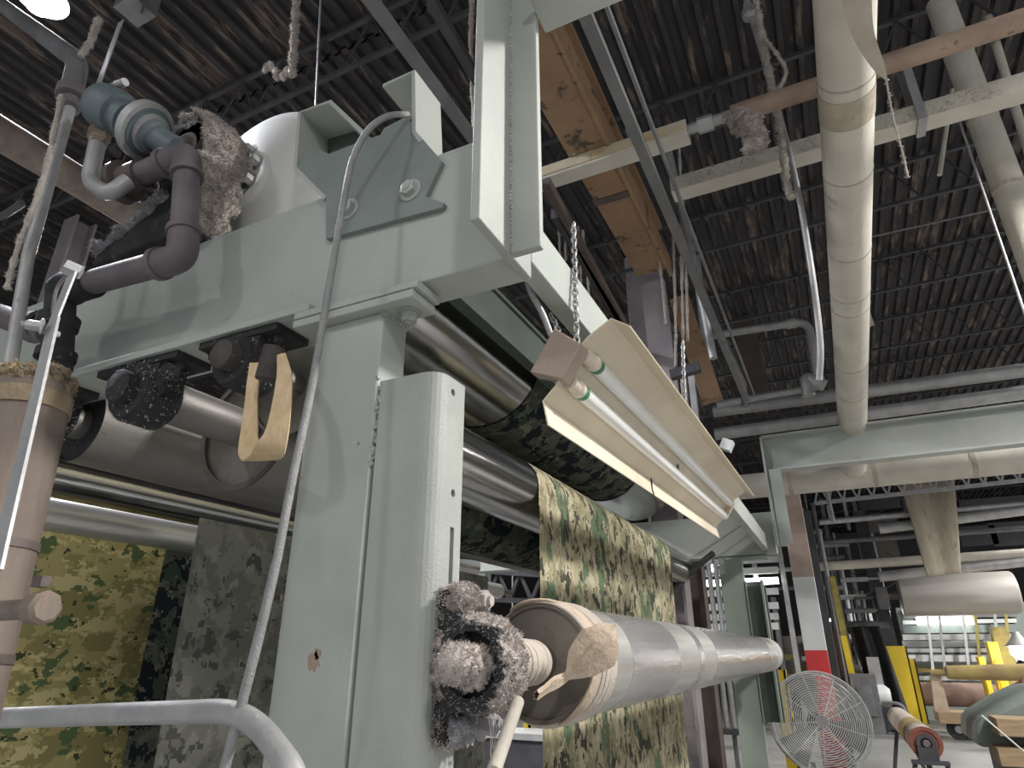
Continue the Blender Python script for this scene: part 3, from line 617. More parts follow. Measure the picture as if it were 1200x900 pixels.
rope([py(72,112,.82), py(52,205,.82), py(22,288,.82), py(8,338,.82)], .009, 'frayed_rope', 'frayed rope hanging along the grey riser tube at far left', seed=41)
rope([py(116,22,.95), py(106,48,.93), py(94,66,.92)], .012, 'tied_rope', 'short wrapped cord tied above the riser elbow')
tag(MB().tube(curve([py(-10,258,1.1), py(8,250,1.1), py(26,238,1.1)],4), .016, 10).build('black_hose', 'dark_steel'), 'black hose end poking in at the left edge', 'hose')
# lint rope and thin rod in the middle top
LR = rope([py(347,-6,1.9), py(345,40,1.9), py(342,88,1.9)], .020, 'lint_coated_cord', 'thick lint-coated cord end hanging against the dark ceiling', seed=51, lint=900, sz=.014)
lb = MB()
for k in range(12): q = py(336-k*2.2+random.gauss(0,1.5), 82+ (6 if k < 6 else 14)*math.sin(k*.5)+k*.9, 1.9); lb.ball(q, .017, k, .5, 8)
o = lb.build('lint_tuft', 'lint', LR); o['kind'] = 'stuff'; fuzz(o, 700, .014, 'lint', 55, parent=LR)
tag(MB().tube([py(376,-6,1.9), py(370,124,1.9)], .006, 8).build('hanger_rod', 'galv'), 'thin pale hanger rod behind the white dome', 'rod')
#=================================================================== LAMPS
def lamp(p, label, group=None, power=None, lit=True, col=(1,.97,.93)):
    t = T('high_bay_lamp', label, 'lamp', group); p = V3(p)
    MB().lathe(p, (0,0,1), [(.02,.17),(.04,.165),(.12,.14),(.22,.10),(.24,.09)], 28, False).build('reflector', 'pale_metal', t)
    MB().lathe(p+V3((0,0,.24)), (0,0,1), [(0,.09),(.2,.09),(.22,.03),(6.62-p.z-.24,.012)], 16).build('housing', 'grey_steel', t)
    MB().ball(p+V3((0,0,.0)), .11, 0, 0, 16).build('bulb', 'bulb', t)
    ld = bpy.data.lights.new('lamp_light', 'SPOT'); ld.energy = (power or LAMP_W)*4; ld.shadow_soft_size = .2; ld.color = col; ld.spot_size = math.radians(165); ld.spot_blend = .5
    lo = bpy.data.objects.new('lamp_light', ld); COL.objects.link(lo); lo.location = p-V3((0,0,.12)); lo.parent = t
    return t
lp0 = pw(48, 0, 4.6)
lamp(lp0, 'glaring round high bay lamp at the upper left corner', power=LAMP_W*.8, col=(.9,.93,1))
G = 'added unseen high bay lamps lighting the hall'
for q, f_w in [((-2.6,-3.4,5.4),.10),((2.4,-2.6,5.4),.26),((3.4,2.9,5.3),1.2),((4.4,8.0,5.4),.55),((-6.4,3.4,5.6),.7),((5.0,12.5,5.4),.75),((7.0,18,5.4),1.7),((-6.0,12.5,5.4),.6)]:  # unseen lamps, placed and powered to light the frame faces and background
    lamp(q, 'unseen round high bay lamp on a drop rod, added to light the hall', G, LAMP_W*f_w)
#=================================================================== OVERHEAD STEEL
OB = T('roof_girder', 'orange-brown rusty steel girder running along the hall overhead', 'girder')
zo = 4.6; ax0 = pz(700,205,zo).x
MB().box(-1.12, -.86, 1.2, 4.75, zo, zo+.03).build('bottom_flange', 'orange_steel', OB, .004)
MB().box(-1.0, -.975, 1.2, 4.75, zo+.03, zo+.42).build('web', 'orange_steel', OB)
MB().box(-.86, -.835, 1.2, 4.85, zo-.02, zo+.16).build('side_angle', 'orange_steel', OB)
MB().box(-1.12, -.86, 1.2, 4.75, zo+.42, zo+.45).build('top_flange', 'orange_steel', OB)
MB().box(-1.13, -.85, 3.62, 3.69, zo-.006, zo+.002).build('splice_plate', 'brown_steel', OB)
PC = T('roof_column', 'tall lilac-grey roof column behind the light fixture', 'column')
MB().box(-1.875, -1.845, 7.45, 7.75, 0, 6.6).box(-1.56, -1.53, 7.45, 7.75, 0, 6.6).box(-1.845, -1.56, 7.58, 7.61, 0, 6.6).build('shaft', 'purple_steel', PC)
MB().box(-1.90, -1.45, 7.38, 7.43, 3.9, 6.6).build('cover_plate', 'purple_steel', PC)
def tubes(name, label, cat, m, pts, r, n=14, group=None): return tag(MB().tube(pts, r, n).build(name, m), label, cat, group)
def bar(name, label, cat, m, a, b, w1, h1, side=None, group=None): return tag(MB().beam(a, b, w1, h1, side).build(name, m), label, cat, group)
US = T('strut_channel', 'long grey strut channel running away from above the tee post', 'channel')
MB().box(-.52, -.47, 1.0, 6.1, 3.80, 3.806).box(-.52, -.514, 1.0, 6.1, 3.806, 3.85).box(-.476, -.47, 1.0, 6.1, 3.806, 3.85).build('channel', 'grey_steel', US)
MB().tube([(-.42,1.0,3.86),(-.42,6.1,3.86)], .010, 8).build('conduit', 'grey_steel', US)
bar('flat_bar', 'grey flat bar running diagonally above the bent bracket', 'bar', 'grey_steel', (-1.39,1.2,4.2), (-1.39,2.9,4.2), .06, .03)
bar('flat_bar', 'dark angle bar passing left of the tee post top', 'bar', 'dark_steel', pz(505,0,4.6), pz(560,95,4.6), .05, .06)
rope([py(553,-5,2.4), py(552,60,2.4), py(556,150,2.4)], .014, 'lint_rope', 'lint-crusted rope hanging just left of the tee post', seed=61, lint=500, sz=.012)
for k, (u0, v0, u1, v1) in enumerate([(640,215,780,470),(650,250,760,430)]):
    bar('angle_bar', ('brown angle bar below the orange girder','thin dark bar left of the orange girder')[k], 'bar', ('brown_steel','dark_steel')[k], pz(u0,v0,4.1), pz(u1,v1,4.1), .05, .07)
# tray + conduit + rusty pipe in one line
TY = T('cable_tray', 'cream stained cable tray with frayed strap under the orange girder', 'tray')
ta, tb2 = py(600,214,3.2), py(808,153,3.2); tz = ta.z
MB().box(-1.7, -.36, 3.14, 3.26, 4.50, 4.51).box(-1.7, -.36, 3.14, 3.146, 4.51, 4.60).box(-1.7, -.36, 3.254, 3.26, 4.51, 4.58).build('tray', 'insul', TY)
MB().box(-1.5, -.38, 3.132, 3.141, 4.52, 4.585).build('stained_tape', 'stained', TY)
rope([py(672,182,3.12), py(678,160,3.1), py(688,140,3.1)], .012, 'knotted_string', 'knotted grey string sticking up from the cable tray', seed=71, lint=250, sz=.012)
RP = T('rusty_pipe', 'rusty brown overhead pipe with a ball of lint on its end', 'pipe')
MB().tube([(-.10,3.2,4.57),(3.4,3.2,4.56)], .056, 18).build('pipe', 'rust_pipe', RP)
MB().tube([(-.42,3.2,4.565),(-.08,3.2,4.57)], .034, 14).lathe((-.30,3.2,4.565), (1,0,0), [(0,.034),(0,.05),(.09,.05),(.09,.034)], 8, False).build('conduit', 'galv', RP)
lt = lint_sweep(dense([py(852,136,3.12),py(868,140,3.10),py(880,150,3.09),py(890,172,3.08)], .01), .055, .05, 6, 16, .75, 18).build('lint', 'lint', RP); lt['kind'] = 'stuff'; fuzz(lt, 3500, .017, 'lint', 75, parent=RP)
LC = T('dusty_channel', 'pale dusty square channel crossing overhead below the rusty pipe', 'channel')
o = MB().box(-.62, 3.6, 3.92, 4.06, 4.72, 4.84).build('channel', 'insul', LC)
fuzz(o, 1500, .016, 'lint', 77, keep=lambda p, n: n.y < -.5 and p.x < 1.4, parent=LC)
MB().box(.95, 1.0, 3.90, 4.08, 4.70, 5.3).build('clip_hanger', 'galv', LC)
# large insulated pipe running away and the cross pipe
IO = T('insulated_overhead_pipe', 'wide cream insulated pipe running away overhead with seam rings', 'pipe')
pa, pb_ = pw(989,-40,2.75), pw(1000,558,7.6); pd = (pb_-pa).normalized(); plen = (pb_-pa).length
MB().lathe(pa, pd, [(0,.130),(plen,.130)], 40).build('jacket', 'insul', IO)
for v, W in ((58,3.25),(142,3.85),(222,4.45),(268,4.85),(284,5.0),(350,5.7),(395,6.1),(463,6.8)):
    c = pw(990,v,W); h = (c-pa).dot(pd); MB().lathe(pa+pd*h, pd, [(0,.1305),(0,.1325),(.012,.1325),(.012,.1305)], 40, False).build('seam_ring', 'rope', IO)
q = pa+pd*.62; MB().lathe(q, pd, [(0,.131),(0,.1335),(.18,.1335),(.18,.131)], 40, False).build('patch_band', 'beige_canvas', IO)
def cloth_tail(pts, wd, name, label, m='cloth_pale', across=(1,0,0)):
    return tag(strip(pts, wd, 0, 0, 0, 0, .004, across).build(name, m), label, 'cloth strip')
cloth_tail([pw(1003,-10,2.62), pw(1012,40,2.75), pw(1030,78,2.85), pw(1038,92,2.9)], lambda t: .10*(1-t)+.012, 'torn_tape', 'torn tape tail peeling off the wide overhead pipe')
rope([pw(1038,92,2.9), pw(1047,140,2.95), pw(1058,180,3.0), pw(1064,208,3.0)], .004, 'frayed_thread', 'long frayed thread dangling from the torn tape', seed=81, lint=160, sz=.012)
cloth_tail([pw(1000,346,5.45), pw(1012,362,5.45), pw(1022,382,5.45)], lambda t: .11*(1-t*.6), 'loose_tape', 'small loose tape flap tied round the overhead pipe', across=(1,0,.6))
cloth_tail([pw(1004,468,6.55), pw(1012,492,6.55), pw(1014,524,6.55)], lambda t: .07*(1-t*.8), 'tied_string', 'string tails tied near the far end of the overhead pipe', across=(1,0,.3))
CP = T('insulated_cross_pipe', 'cream insulated pipe crossing behind the far green portal beam', 'pipe')
MB().lathe((-1.1,8.3,3.49), (1,0,0), [(0,.15),(4.6,.15)], 36).build('jacket', 'insul', CP)
for x in (-.35, .55, 1.5): MB().lathe((x,8.3,3.49), (1,0,0), [(0,.15),(0,.154),(.05,.154),(.05,.15)], 36, False).build('seam_band', 'cloth_pale', CP)
VP = T('vertical_insulated_pipe', 'slim cream insulated pipe coming down at the right edge', 'pipe')
MB().lathe((1.547,4.8,.0), (0,0,1), [(0,.098),(6.5,.098)], 30).build('jacket', 'insul', VP)
for z in (4.6, 5.25, 5.9): MB().lathe((1.547,4.8,z), (0,0,1), [(0,.098),(0,.102),(.03,.102),(.03,.098)], 30, False).build('seam_ring', 'rope', VP)
# dropped conduit with ropes
DC = T('drop_conduit', 'thin conduit dropping beside the overhead pipe with rope wound on it', 'conduit')
MB().tube(curve([py(872,-8,3.6), py(902,95,3.6), py(930,200,3.6), py(950,310,3.6), py(961,400,3.7), py(960,445,3.8)],6), .018, 10).build('tube', 'galv', DC)
MB().lathe(py(878,16,3.6), (0,0,-1), [(-.1,.03),(-.03,.03),(-.03,.05),(.03,.05),(.05,.02)], 14).build('coupling', 'galv', DC)
rope([py(885,-5,3.5), py(894,50,3.5), py(906,110,3.5), py(916,165,3.5), py(922,215,3.5), py(928,232,3.5)], .020, 'lint_rope', 'lint-covered rope tied along the drop conduit', seed=91, lint=1300, sz=.016)
rope([py(894,42,3.45), py(912,66,3.45), py(921,85,3.45), py(910,108,3.45), py(894,130,3.45)], .011, 'rope_loop', 'open rope loop bulging beside the drop conduit', seed=95, lint=350, sz=.012)
# other overhead services
tubes('dark_pipe', 'dark pipe crossing the ceiling behind the lilac column', 'pipe', 'dark_steel', [py(560,168,5.6), py(1010,38,5.6)], .085)
tubes('dark_pipe', 'dark pipe stub crossing near the ceiling at the top right', 'pipe', 'dark_steel', [py(1010,42,6.5), py(1260,-30,6.5)], .11)
tubes('white_conduit', 'thin pale conduit hanging behind the dusty channel', 'conduit', 'galv', [py(782,170,4.6), py(818,330,4.6), py(836,420,4.6)], .03)
tubes('cable', 'thin slanting cable at the right edge beyond the cream pipe', 'cable', 'galv', [py(1120,130,4.4), py(1212,400,4.4)], .008)
tubes('cable', 'pale cable hanging near the top right corner', 'cable', 'insul', [py(1158,20,5.0), py(1215,210,5.0)], .03)
tubes('thin_rod', 'thin rod hanging down between the channel and the cream pipe', 'rod', 'insul', [py(1116,105,5.2), py(1101,205,5.2)], .018)
for k, (u0, v0, u1, v1, yy) in enumerate([(640,300,900,240,7.2),(780,330,960,290,8.5),(1010,280,1210,235,7.5),(560,60,700,20,4.5),(840,420,1210,345,13)]):
    tubes('ceiling_wire', ['thin wire strung behind the roof column','thin wire strung left of the wide overhead pipe','thin wire strung right of the wide overhead pipe','thin wire near the top of the tee post','brown pipe far back under the dark ceiling'][k], 'wire', 'grey_steel' if k < 4 else 'brown_steel', [py(u0,v0,yy), py(u1,v1,yy)], .012 if k < 4 else .12, 8)
for k, (u0, v0, u1, v1, yy, wd, m) in enumerate([(745,0,810,300,8,.22,'brown_steel'),(858,310,890,470,10,.33,'brown_steel'),(1046,390,1062,450,14,.2,'dark_steel'),(790,100,830,420,7.4,.10,'galv')]):
    bar('hanger_strap', ['brown hanger post right of the lilac column','brown steel post behind the white conduit elbow','dark short post under the far ceiling','pale slim post between lilac column and conduit'][k], 'post', m, py(u0,v0,yy), py(u1,v1,yy), wd, wd*.6, (1,0,0)) if k else bar('hanger_strap', 'brown hanger post right of the lilac column', 'post', m, py(781,150,yy), py(u1,v1,yy), wd, wd*.6, (1,0,0))
# white conduit elbow frame
WC = T('frosty_conduit', 'white dusty conduit with an elbow turning down beside the drop conduit', 'conduit')
MB().tube(fillet([py(828,394,6.5), py(947,376,6.5), py(958,440,6.5)], .14), .042, 14).build('pipe', 'galv', WC)
MB().lathe(py(926,379,6.5), (1,0,0), [(-.04,.055),(.06,.055)], 12).build('coupling', 'galv', WC)
MB().tube(fillet([py(966,452,6.4), py(944,442,6.4), py(948,464,6.4)], .05), .06, 12).build('trap', 'galv', WC)
for k, (u0,v0,u1,v1,yy,r) in enumerate([(836,482,1215,432,7.8,.075),(838,503,1215,452,7.9,.075),(840,474,965,452,7.4,.04)]):
    tubes('service_pipe', ['upper of two dusty pipes above the far portal beam','lower of two dusty pipes above the far portal beam','short dusty pipe joining the white conduit trap'][k], 'pipe', 'galv', [py(u0,v0+6*(k==1),yy), py(u1,v1+6*(k==1),yy)], r)
tubes('long_conduit', 'long grey conduit sloping past the lilac column to the dusty pipes', 'conduit', 'grey_steel', [py(735,150,4.4), py(872,452,6.6), py(872,476,6.6)], .03)
# hanging rods and ropes by the column
GR = 'thin dusty wires hanging by the lilac column'
for k, (u0,v0,u1,v1) in enumerate([(652,232,656,300),(659,240,663,305),(672,262,677,330),(677,266,681,332),(683,270,690,345),(795,150,800,330),(800,230,806,400),(788,260,792,430),(798,300,800,440),(772,300,780,380)]):
    rope([py(u0,v0,4.6), py((u0+u1)/2+1,(v0+v1)/2,4.6), py(u1,v1,4.6)], .011, 'dusty_wire', ['thin dusty wire nearest the tee post','second thin dusty wire from the tee post','third thin dusty wire from the tee post','fourth thin dusty wire from the tee post','fifth thin dusty wire from the tee post','tall dusty wire hanging from the dusty channel end','dusty wire just right of the lilac column','short dusty wire along the lilac column edge','dusty wire above the dark shelf bracket','dusty wire over the orange girder end'][k], seed=100+k, lint=260, sz=.009)['group'] = GR
for k, (u0,v0,u1,v1) in enumerate([(765,332,782,470),(790,440,800,520),(800,432,808,520),(810,440,818,510)]):
    bar('strap_post', ['lilac steel plate below the girder end','first cable post under the dark shelf bracket','second cable post under the dark shelf bracket','third cable post under the dark shelf bracket'][k], 'post', ('purple_steel','galv','rope','galv')[k], py(u0,v0,5.3), py(u1,v1,5.3), (.22,.05,.05,.05)[k], .06, (1,0,0))
bar('shelf_bracket', 'dark small shelf bracket above the fixture middle', 'bracket', 'dark_steel', py(786,440,4.6), py(820,430,4.6), .07, .07)
bar('brown_brace', 'brown wooden-looking brace behind the hanging wires', 'brace', 'orange_steel', py(796,350,6.2), py(835,470,6.2), .2, .1, (1,0,0))
bar('white_junction', 'small white junction box beyond the fixture edge', 'box', 'white_paint', py(846,520,5.5), py(858,524,5.5), .1, .09)
#=================================================================== FAR RIGHT BACKGROUND
# painted building column
PN = T('safety_column', 'building column painted pinkish, white and red behind the far portal', 'column')
def seg(v0, v1, m, nm):
    a, b = py(918+(v0-650)*.178, v0, 9.2), py(918+(v1-650)*.178, v1, 9.2); MB().box(-.52, -.27, 9.2, 9.4, b.z, a.z).build(nm, m, PN)
seg(560,677,'pink_paint','upper_band'); seg(677,762,'white_paint','white_band'); seg(762,800,'red','red_band'); MB().box(-.52,-.27,9.2,9.4,0,py(945,800,9.2).z).build('lower_band','red',PN)
# fan
FN = T('drum_fan', 'large round floor fan with wire guard beside the safety column', 'fan')
fc = pw(962,846,6.95); fa = V3((.22,-1,.10)).normalized(); fo = fa.orthogonal().normalized(); fq = fa.cross(fo); FRD = .50
def ring(c, r, t): return [c+(fo*math.cos(2*math.pi*k/48)+fq*math.sin(2*math.pi*k/48))*r for k in range(49)]
gd = MB()
for i in range(21): r = .07+i*(FRD-.07)/20; gd.tube(ring(fc+fa*(.10*(1-(r/FRD)**2)), r, 0), .0052 if i < 20 else .012, 5, False)
for k in range(9):
    a = 2*math.pi*k/9; d = fo*math.cos(a)+fq*math.sin(a); gd.tube([fc+fa*(.104*(1-(r/FRD)**2))+d*r for r in (.05,.2,.35,.45,FRD)], .005, 5)
gd.build('front_guard', 'pale_metal', FN)
gb = MB(); bc = fc-fa*.30
for i in range(14): r = .07+i*(FRD-.07)/13; gb.tube(ring(bc-fa*(.05*(1-(r/FRD)**2)), r, 0), .004 if i < 13 else .010, 5, False)
for k in range(9):
    a = 2*math.pi*k/9+.2; d = fo*math.cos(a)+fq*math.sin(a); gb.tube([bc+d*r for r in (.05,FRD)], .005, 5); gb.tube([bc+d*FRD, fc+d*FRD], .004, 5)
gb.build('rear_guard', 'pale_metal', FN)
MB().lathe(fc+fa*.092, fa, [(0,.068),(.012,.068),(.014,.05),(.012,.02)], 24).build('badge', 'grey_steel', FN)
MB().lathe(bc-fa*.05, fa, [(0,.09),(.16,.09),(.18,.03)], 20).build('motor', 'dark_steel', FN)
for k in range(3):
    a = 2*math.pi*k/3; 
    def fn(u, v, a=a): ang = a+(v-.5)*.75; r = .07+u*.42; return bc+fa*(.16+.10*(v-.5))+(fo*math.cos(ang)+fq*math.sin(ang))*r
    o = MB().grid(fn, 8, 6).build('blade', 'grey_steel', FN); o.modifiers.new('s','SOLIDIFY').thickness = .006
MB().tube([bc+V3((-.1,0,-.4)), V3((bc.x-.1,bc.y+.05,.03))], .025, 10).tube([bc+V3((.3,0,-.4)), V3((bc.x+.3,bc.y+.05,.03))], .025, 10).box(bc.x-.4,bc.x+.5,bc.y-.2,bc.y+.3,0,.04).build('stand', 'dark_steel', FN)
# roll on stand in front
SR = T('wrapped_roll', 'cardboard-coloured roll with dark red end lying on the black trestle', 'roll')
ra, rb = pw(1085,871,6.3), pw(1053,841,9.6); rd = (rb-ra).normalized(); rl = (rb-ra).length
MB().lathe(ra, rd, [(0,.145),(.28,.147),(.28,.142),(rl,.142)], 32, False).build('roll', 'cloth_pale', SR)
MB().lathe(ra+rd*.0, rd, [(0,.147),(0,.11),(.012,.11),(.012,.06)], 32, False).build('end_ring', 'red_core', SR)
MB().lathe(ra+rd*.015, rd, [(0,.11),(0,.0)], 24, False).build('end_face', 'red_core', SR)
MB().lathe(ra-rd*.07, rd, [(0,.028),(.01,.035),(.12,.035)], 18).build('core_shaft', 'purple_pipe', SR)
MB().lathe(ra+rd*rl, rd, [(0,.142),(0,.02)], 24, False).build('end_face', 'red_core', SR)
MB().lathe(ra+rd*.7, rd, [(0,.1425),(0,.1445),(.9,.1445),(.9,.1425)], 32, False).build('paper_label', 'yellow_roll', SR)
TS = T('roll_trestle', 'black steel trestle carrying the near end of the wrapped roll', 'stand')
MB().box(ra.x-.16, ra.x+.16, ra.y-.1, ra.y+.0, ra.z-.175, ra.z-.145).build('top_bar', 'dark_steel', TS)
for s in (-1, 1): MB().beam((ra.x+s*.13,ra.y-.05,ra.z-.17), (ra.x+s*.3,ra.y-.05,0), .04, .04).build('leg', 'dark_steel', TS)
MB().beam((ra.x-.02,ra.y-.03,ra.z-.17), (ra.x+.1,ra.y+.5,0), .04, .04).build('leg', 'dark_steel', TS)
MB().lathe(ra-rd*.04, rd, [(0,.05),(0,.085),(.03,.085),(.03,.05)], 20, False).box(ra.x-.085, ra.x+.085, ra.y-.06, ra.y-.03, ra.z-.15, ra.z-.03).build('saddle', 'dark_steel', TS)
TS2 = T('roll_trestle', 'black trestle leg under the far end of the wrapped roll', 'stand')
for s in (-1, 1): MB().beam((rb.x+s*.06,rb.y-.2,rb.z-.14), (rb.x+s*.2,rb.y-.2,0), .05, .05).build('leg', 'dark_steel', TS2)
MB().box(rb.x-.14, rb.x+.14, rb.y-.24, rb.y-.16, rb.z-.18, rb.z-.14).build('top_bar', 'dark_steel', TS2)
# grey machine cover, wood blocks at right edge
GC = T('machine_cover', 'rounded grey-green machine cover at the lower right edge', 'cover')
q0, q1 = py(1146,858,8), py(1230,812,8)
cvp = [(py(u,v,8).x, py(u,v,8).z) for u,v in ((1146,876),(1146,850),(1152,842),(1185,822),(1215,808),(1240,806),(1240,880))]
MB().prism(cvp, 'y', 8, 9.2).build('cover', 'hand_green', GC, .05)
MB().box(q0.x+.2, q0.x+1.2, 8.0, 9.2, 0, py(1160,876,8).z).build('base', 'dark_steel', GC)
for k, (u, v) in enumerate(((1182,850),(1184,884))):
    p = py(u, v, 7.8); tag(MB().box(p.x-.12, p.x+.7, 7.55, 7.95, p.z-.07, p.z+.07).build('timber_block', 'wood', None, .006), ['upper timber block beside the grey machine cover','lower timber block beside the grey machine cover'][k], 'timber')
tubes('white_string', 'thin white string slanting past the grey machine cover', 'string', 'white_paint', [py(1150,838,7.2), py(1204,884,7.2)], .006, 6)
# yellow posts
def post(name, label, cat, m, u0, v0, u1, v1, Y, wd, dp=None, cap=None):
    t = T(name, label, cat); a, b = py(u0,v0,Y), py(u1,v1,Y); MB().beam(a, b, wd, dp or wd, (1,0,0)).build('post', m, t)
    if cap: MB().beam(b, (b.x,b.y,0), wd, dp or wd, (1,0,0)).build('lower_post', cap, t)
    return t
def guard(label, u0, v0, u1, v1, Y, wd):
    t = T('guard_post', label, 'guard post'); a, b = py(u0,v0,Y), py(u1,v1,Y); b.z = 0; b.x = a.x; b.y = a.y
    MB().box(a.x-wd/2, a.x+wd/2, Y, Y+.03, 0, a.z).box(a.x+wd/2-.03, a.x+wd/2, Y, Y+wd*.8, 0, a.z).build('angle', 'yellow', t); return t
guard('bright yellow steel corner guard in front of the far machine', 1045, 757, 1068, 838, 19.0, .60)
guard('narrow yellow guard behind the bright yellow corner guard', 1063, 772, 1080, 838, 20.0, .34)
guard('short yellow post seen under the take-up tube', 617, 835, 617, 866, 9, .10)
guard('yellow stop post left of the safety column base', 913, 785, 930, 850, 10.5, .16)
post('dark_post', 'dark slim post rising left of the grey drum', 'post', 'dark_steel', 1006, 600, 1052, 790, 19.6, .3, .3, 'dark_steel')
post('dark_post', 'dark upright left of the brown cabinet', 'post', 'dark_steel', 940, 600, 968, 760, 12, .25, .2, 'dark_steel')
post('yellow_pole', 'tall thin yellow pole leaning beside the brown cabinet', 'pole', 'yellow_dirty', 975, 676, 1003, 812, 18, .14, .14, 'yellow_dirty')
post('yellow_pole', 'wide yellow-brown roll standing left of the brown cabinet', 'pole', 'yellow_dirty', 950, 740, 962, 800, 17, .3, .28, 'yellow_dirty')
post('yellow_pole', 'second yellow pole right of the brown cabinet', 'pole', 'yellow', 988, 745, 1003, 810, 17.5, .12, .12, 'yellow')
for k, (u0,v0,yy,r) in enumerate([(925,586,12.5,.05),(934,586,13,.06),(944,600,13.5,.05),(952,590,14,.04),(960,620,13,.03),(906,700,13,.05),(930,620,16,.07),(968,640,17,.05),(984,660,16,.05),(992,640,18,.06)]):
    yy += 5; r *= 1.35; a = py(u0,v0,yy); tubes('upright_pipe', ['first','second','third','fourth','fifth','sixth','seventh','eighth','ninth','tenth'][k]+' pale upright pipe of the cluster behind the safety column', 'pipe', ('galv','grey_steel')[k % 2], [a, (a.x,a.y,0)], r, 10)
PNW = T('pipe_network', 'tangle of grey pipes, rails and wires behind the safety column', 'pipes')
rn = random.Random(5)
def np_(u, v, Y): return py(u, v, Y)
for k, (u, v, L_, yy) in enumerate(((948,690,40,19.5),(985,700,30,19.5),(940,655,50,19.5),(990,716,38,19.5),(905,668,28,19.5),(905,690,34,19.5),(955,640,40,19.5),(1000,760,22,19.5),(952,734,90,19.5),(985,752,40,19.5),(940,772,30,19.5),(1000,700,40,19.5),(930,625,34,19.5),(985,680,50,19.5))):
    a = py(u,v,yy); b = py(u+L_,v-L_*.06,yy); b.z = a.z; MB().tube([a, b], .06 if k != 8 else .11, 8).build('rail', ('galv','white_paint','grey_steel')[k % 3], PNW)
for k in range(34):
    u, v = rn.uniform(918,1040), rn.uniform(585,720); yy = 19.5+rn.uniform(.1,2.5); h2 = rn.uniform(.5,2.2); a = py(u,v,yy)
    if k % 3: MB().tube([a, a-V3((0,0,h2))], rn.uniform(.015,.05), 6).build('pipe', ('galv','grey_steel','pale_metal','insul')[k % 4], PNW)
    else: MB().tube(curve([a, a+V3((.3,0,-.25)), a+V3((.6,.1,-.2)), a+V3((1.0,.1,.15))],4), .014, 5).build('cable', 'dark_steel', PNW)
for u in (926, 962, 1000): a = py(u,585,19.7); MB().box(a.x-.05,a.x+.05,19.65,19.75,0,a.z).build('support', 'grey_steel', PNW)
CL = T('machine_clutter', 'jumble of pale and yellow machine parts far behind the fan', 'machine')
for k in range(46):
    u, v = rn.uniform(925,1040), rn.uniform(738,818); yy = 20+rn.uniform(0,2); a = py(u,v,yy); w2, h2 = rn.uniform(.06,.3), rn.uniform(.1,.55)
    MB().box(a.x-w2,a.x+w2,yy,yy+.2,a.z-h2/2,a.z+h2/2).build('panel', ('pale_metal','grey_steel','white_paint','panel_tan','yellow_dirty','dark_steel','galv','brown_steel')[k % 8], CL)
MB().box(py(925,800,22.3).x, py(1045,800,22.3).x, 22.3, 22.4, 0, py(960,745,22.3).z).build('back_panel', 'panel_tan', CL)
for k in range(5): u = 945+k*20; a = py(u,745,21.9); MB().box(a.x-.04,a.x+.04,21.9,22,0,a.z+.6).build('upright', 'pale_metal', CL)
for k, (u, v, m, w_, h_2) in enumerate([(1010,790,'grey_steel',.5,.5),(1000,810,'panel_tan',.6,.35),(1022,770,'galv',.25,.7),(945,790,'panel_tan',.5,.9),(1150,770,'yellow',.12,1.0),(1163,752,'yellow',.2,.5),(1170,735,'yellow_dirty',.3,.4)]):
    a = py(u, v, 17+k*.4); tag(MB().box(a.x-w_/2, a.x+w_/2, a.y, a.y+.4, 0, a.z).box(a.x-w_*.3, a.x+w_*.3, a.y-.05, a.y, a.z*.3, a.z*.8).build('equipment_box', m), ['grey box behind the white motor','tan box low behind the fan','pale box under the dark rail end','tan box behind the safety column base','slim yellow box inside the far machine','wide yellow box inside the far machine','dull yellow box at the right of the far machine'][k], 'box')
cbx = py(978,740,18.6); tag(MB().box(cbx.x-.30, cbx.x+.30, 18.6, 19.0, 0, cbx.z).build('cabinet', 'brown_box', None, .03), 'dark red-brown cabinet between the yellow poles', 'cabinet')
bq = py(1012,735,18.4)
def bsf(u, v): return (bq.x-.32+.64*u+.3*v, 18.4+.12*math.sin(u*11+v*2)+.2*v*v, bq.z*(1-v)+.02)
o = MB().grid(bsf, 20, 14).build('black_sheet', 'black_grease'); o.modifiers.new('s','SOLIDIFY').thickness = .02
tag(o, 'black sheeting hanging right of the yellow poles', 'sheeting')
mt = T('white_motor', 'small white motor with hose behind the round fan', 'motor')
q = py(1026,816,17.5); MB().lathe(q-V3((.3,0,0)), (1,0,0), [(0,.15),(.05,.24),(.5,.24),(.6,.15)], 20).build('body', 'white_paint', mt); MB().box(q.x-.3,q.x+.3,17.2,17.8,0,q.z-.2).build('base', 'dark_steel', mt)
MB().tube(curve([q+V3((.1,-.3,-.1)), q+V3((.45,-.35,-.15)), q+V3((.5,-.35,-.55)), q+V3((.1,-.35,-.7))],5), .035, 8).build('hose', 'grey_steel', mt)
# far machine: drum, canvas, rollers
DY = 19.0
DM = T('grey_drum', 'big smooth grey drum roller high in the background', 'roller')
da, dbb = py(1054,698,DY), py(1190,691,DY); MB().lathe((da.x,DY,da.z), (1,0,0), [(0,.44),(.02,.47),(dbb.x-da.x-.05,.47),(dbb.x-da.x,.43)], 40).build('shell', 'drum_grey', DM)
MB().lathe((da.x-.3,DY,da.z), (1,0,0), [(0,.1),(.3,.1)], 16).box(da.x-.5,da.x-.25,DY-.2,DY+.2,da.z-.3,da.z+.2).build('journal', 'grey_steel', DM)
CV = T('hanging_canvas', 'stained beige canvas sheet hanging above the grey drum', 'canvas')
c00, c10, c01, c11 = py(1054,566,16.6), py(1118,560,16.6), py(1086,676,16.6), py(1126,671,16.6)
def cvf(u, v):
    p = (c00*(1-u)+c10*u)*(1-v)+(c01*(1-u)+c11*u)*v; return p+V3((0,-.05*math.sin(u*9)*(1-.3*v)-.1*math.sin(v*3),0))
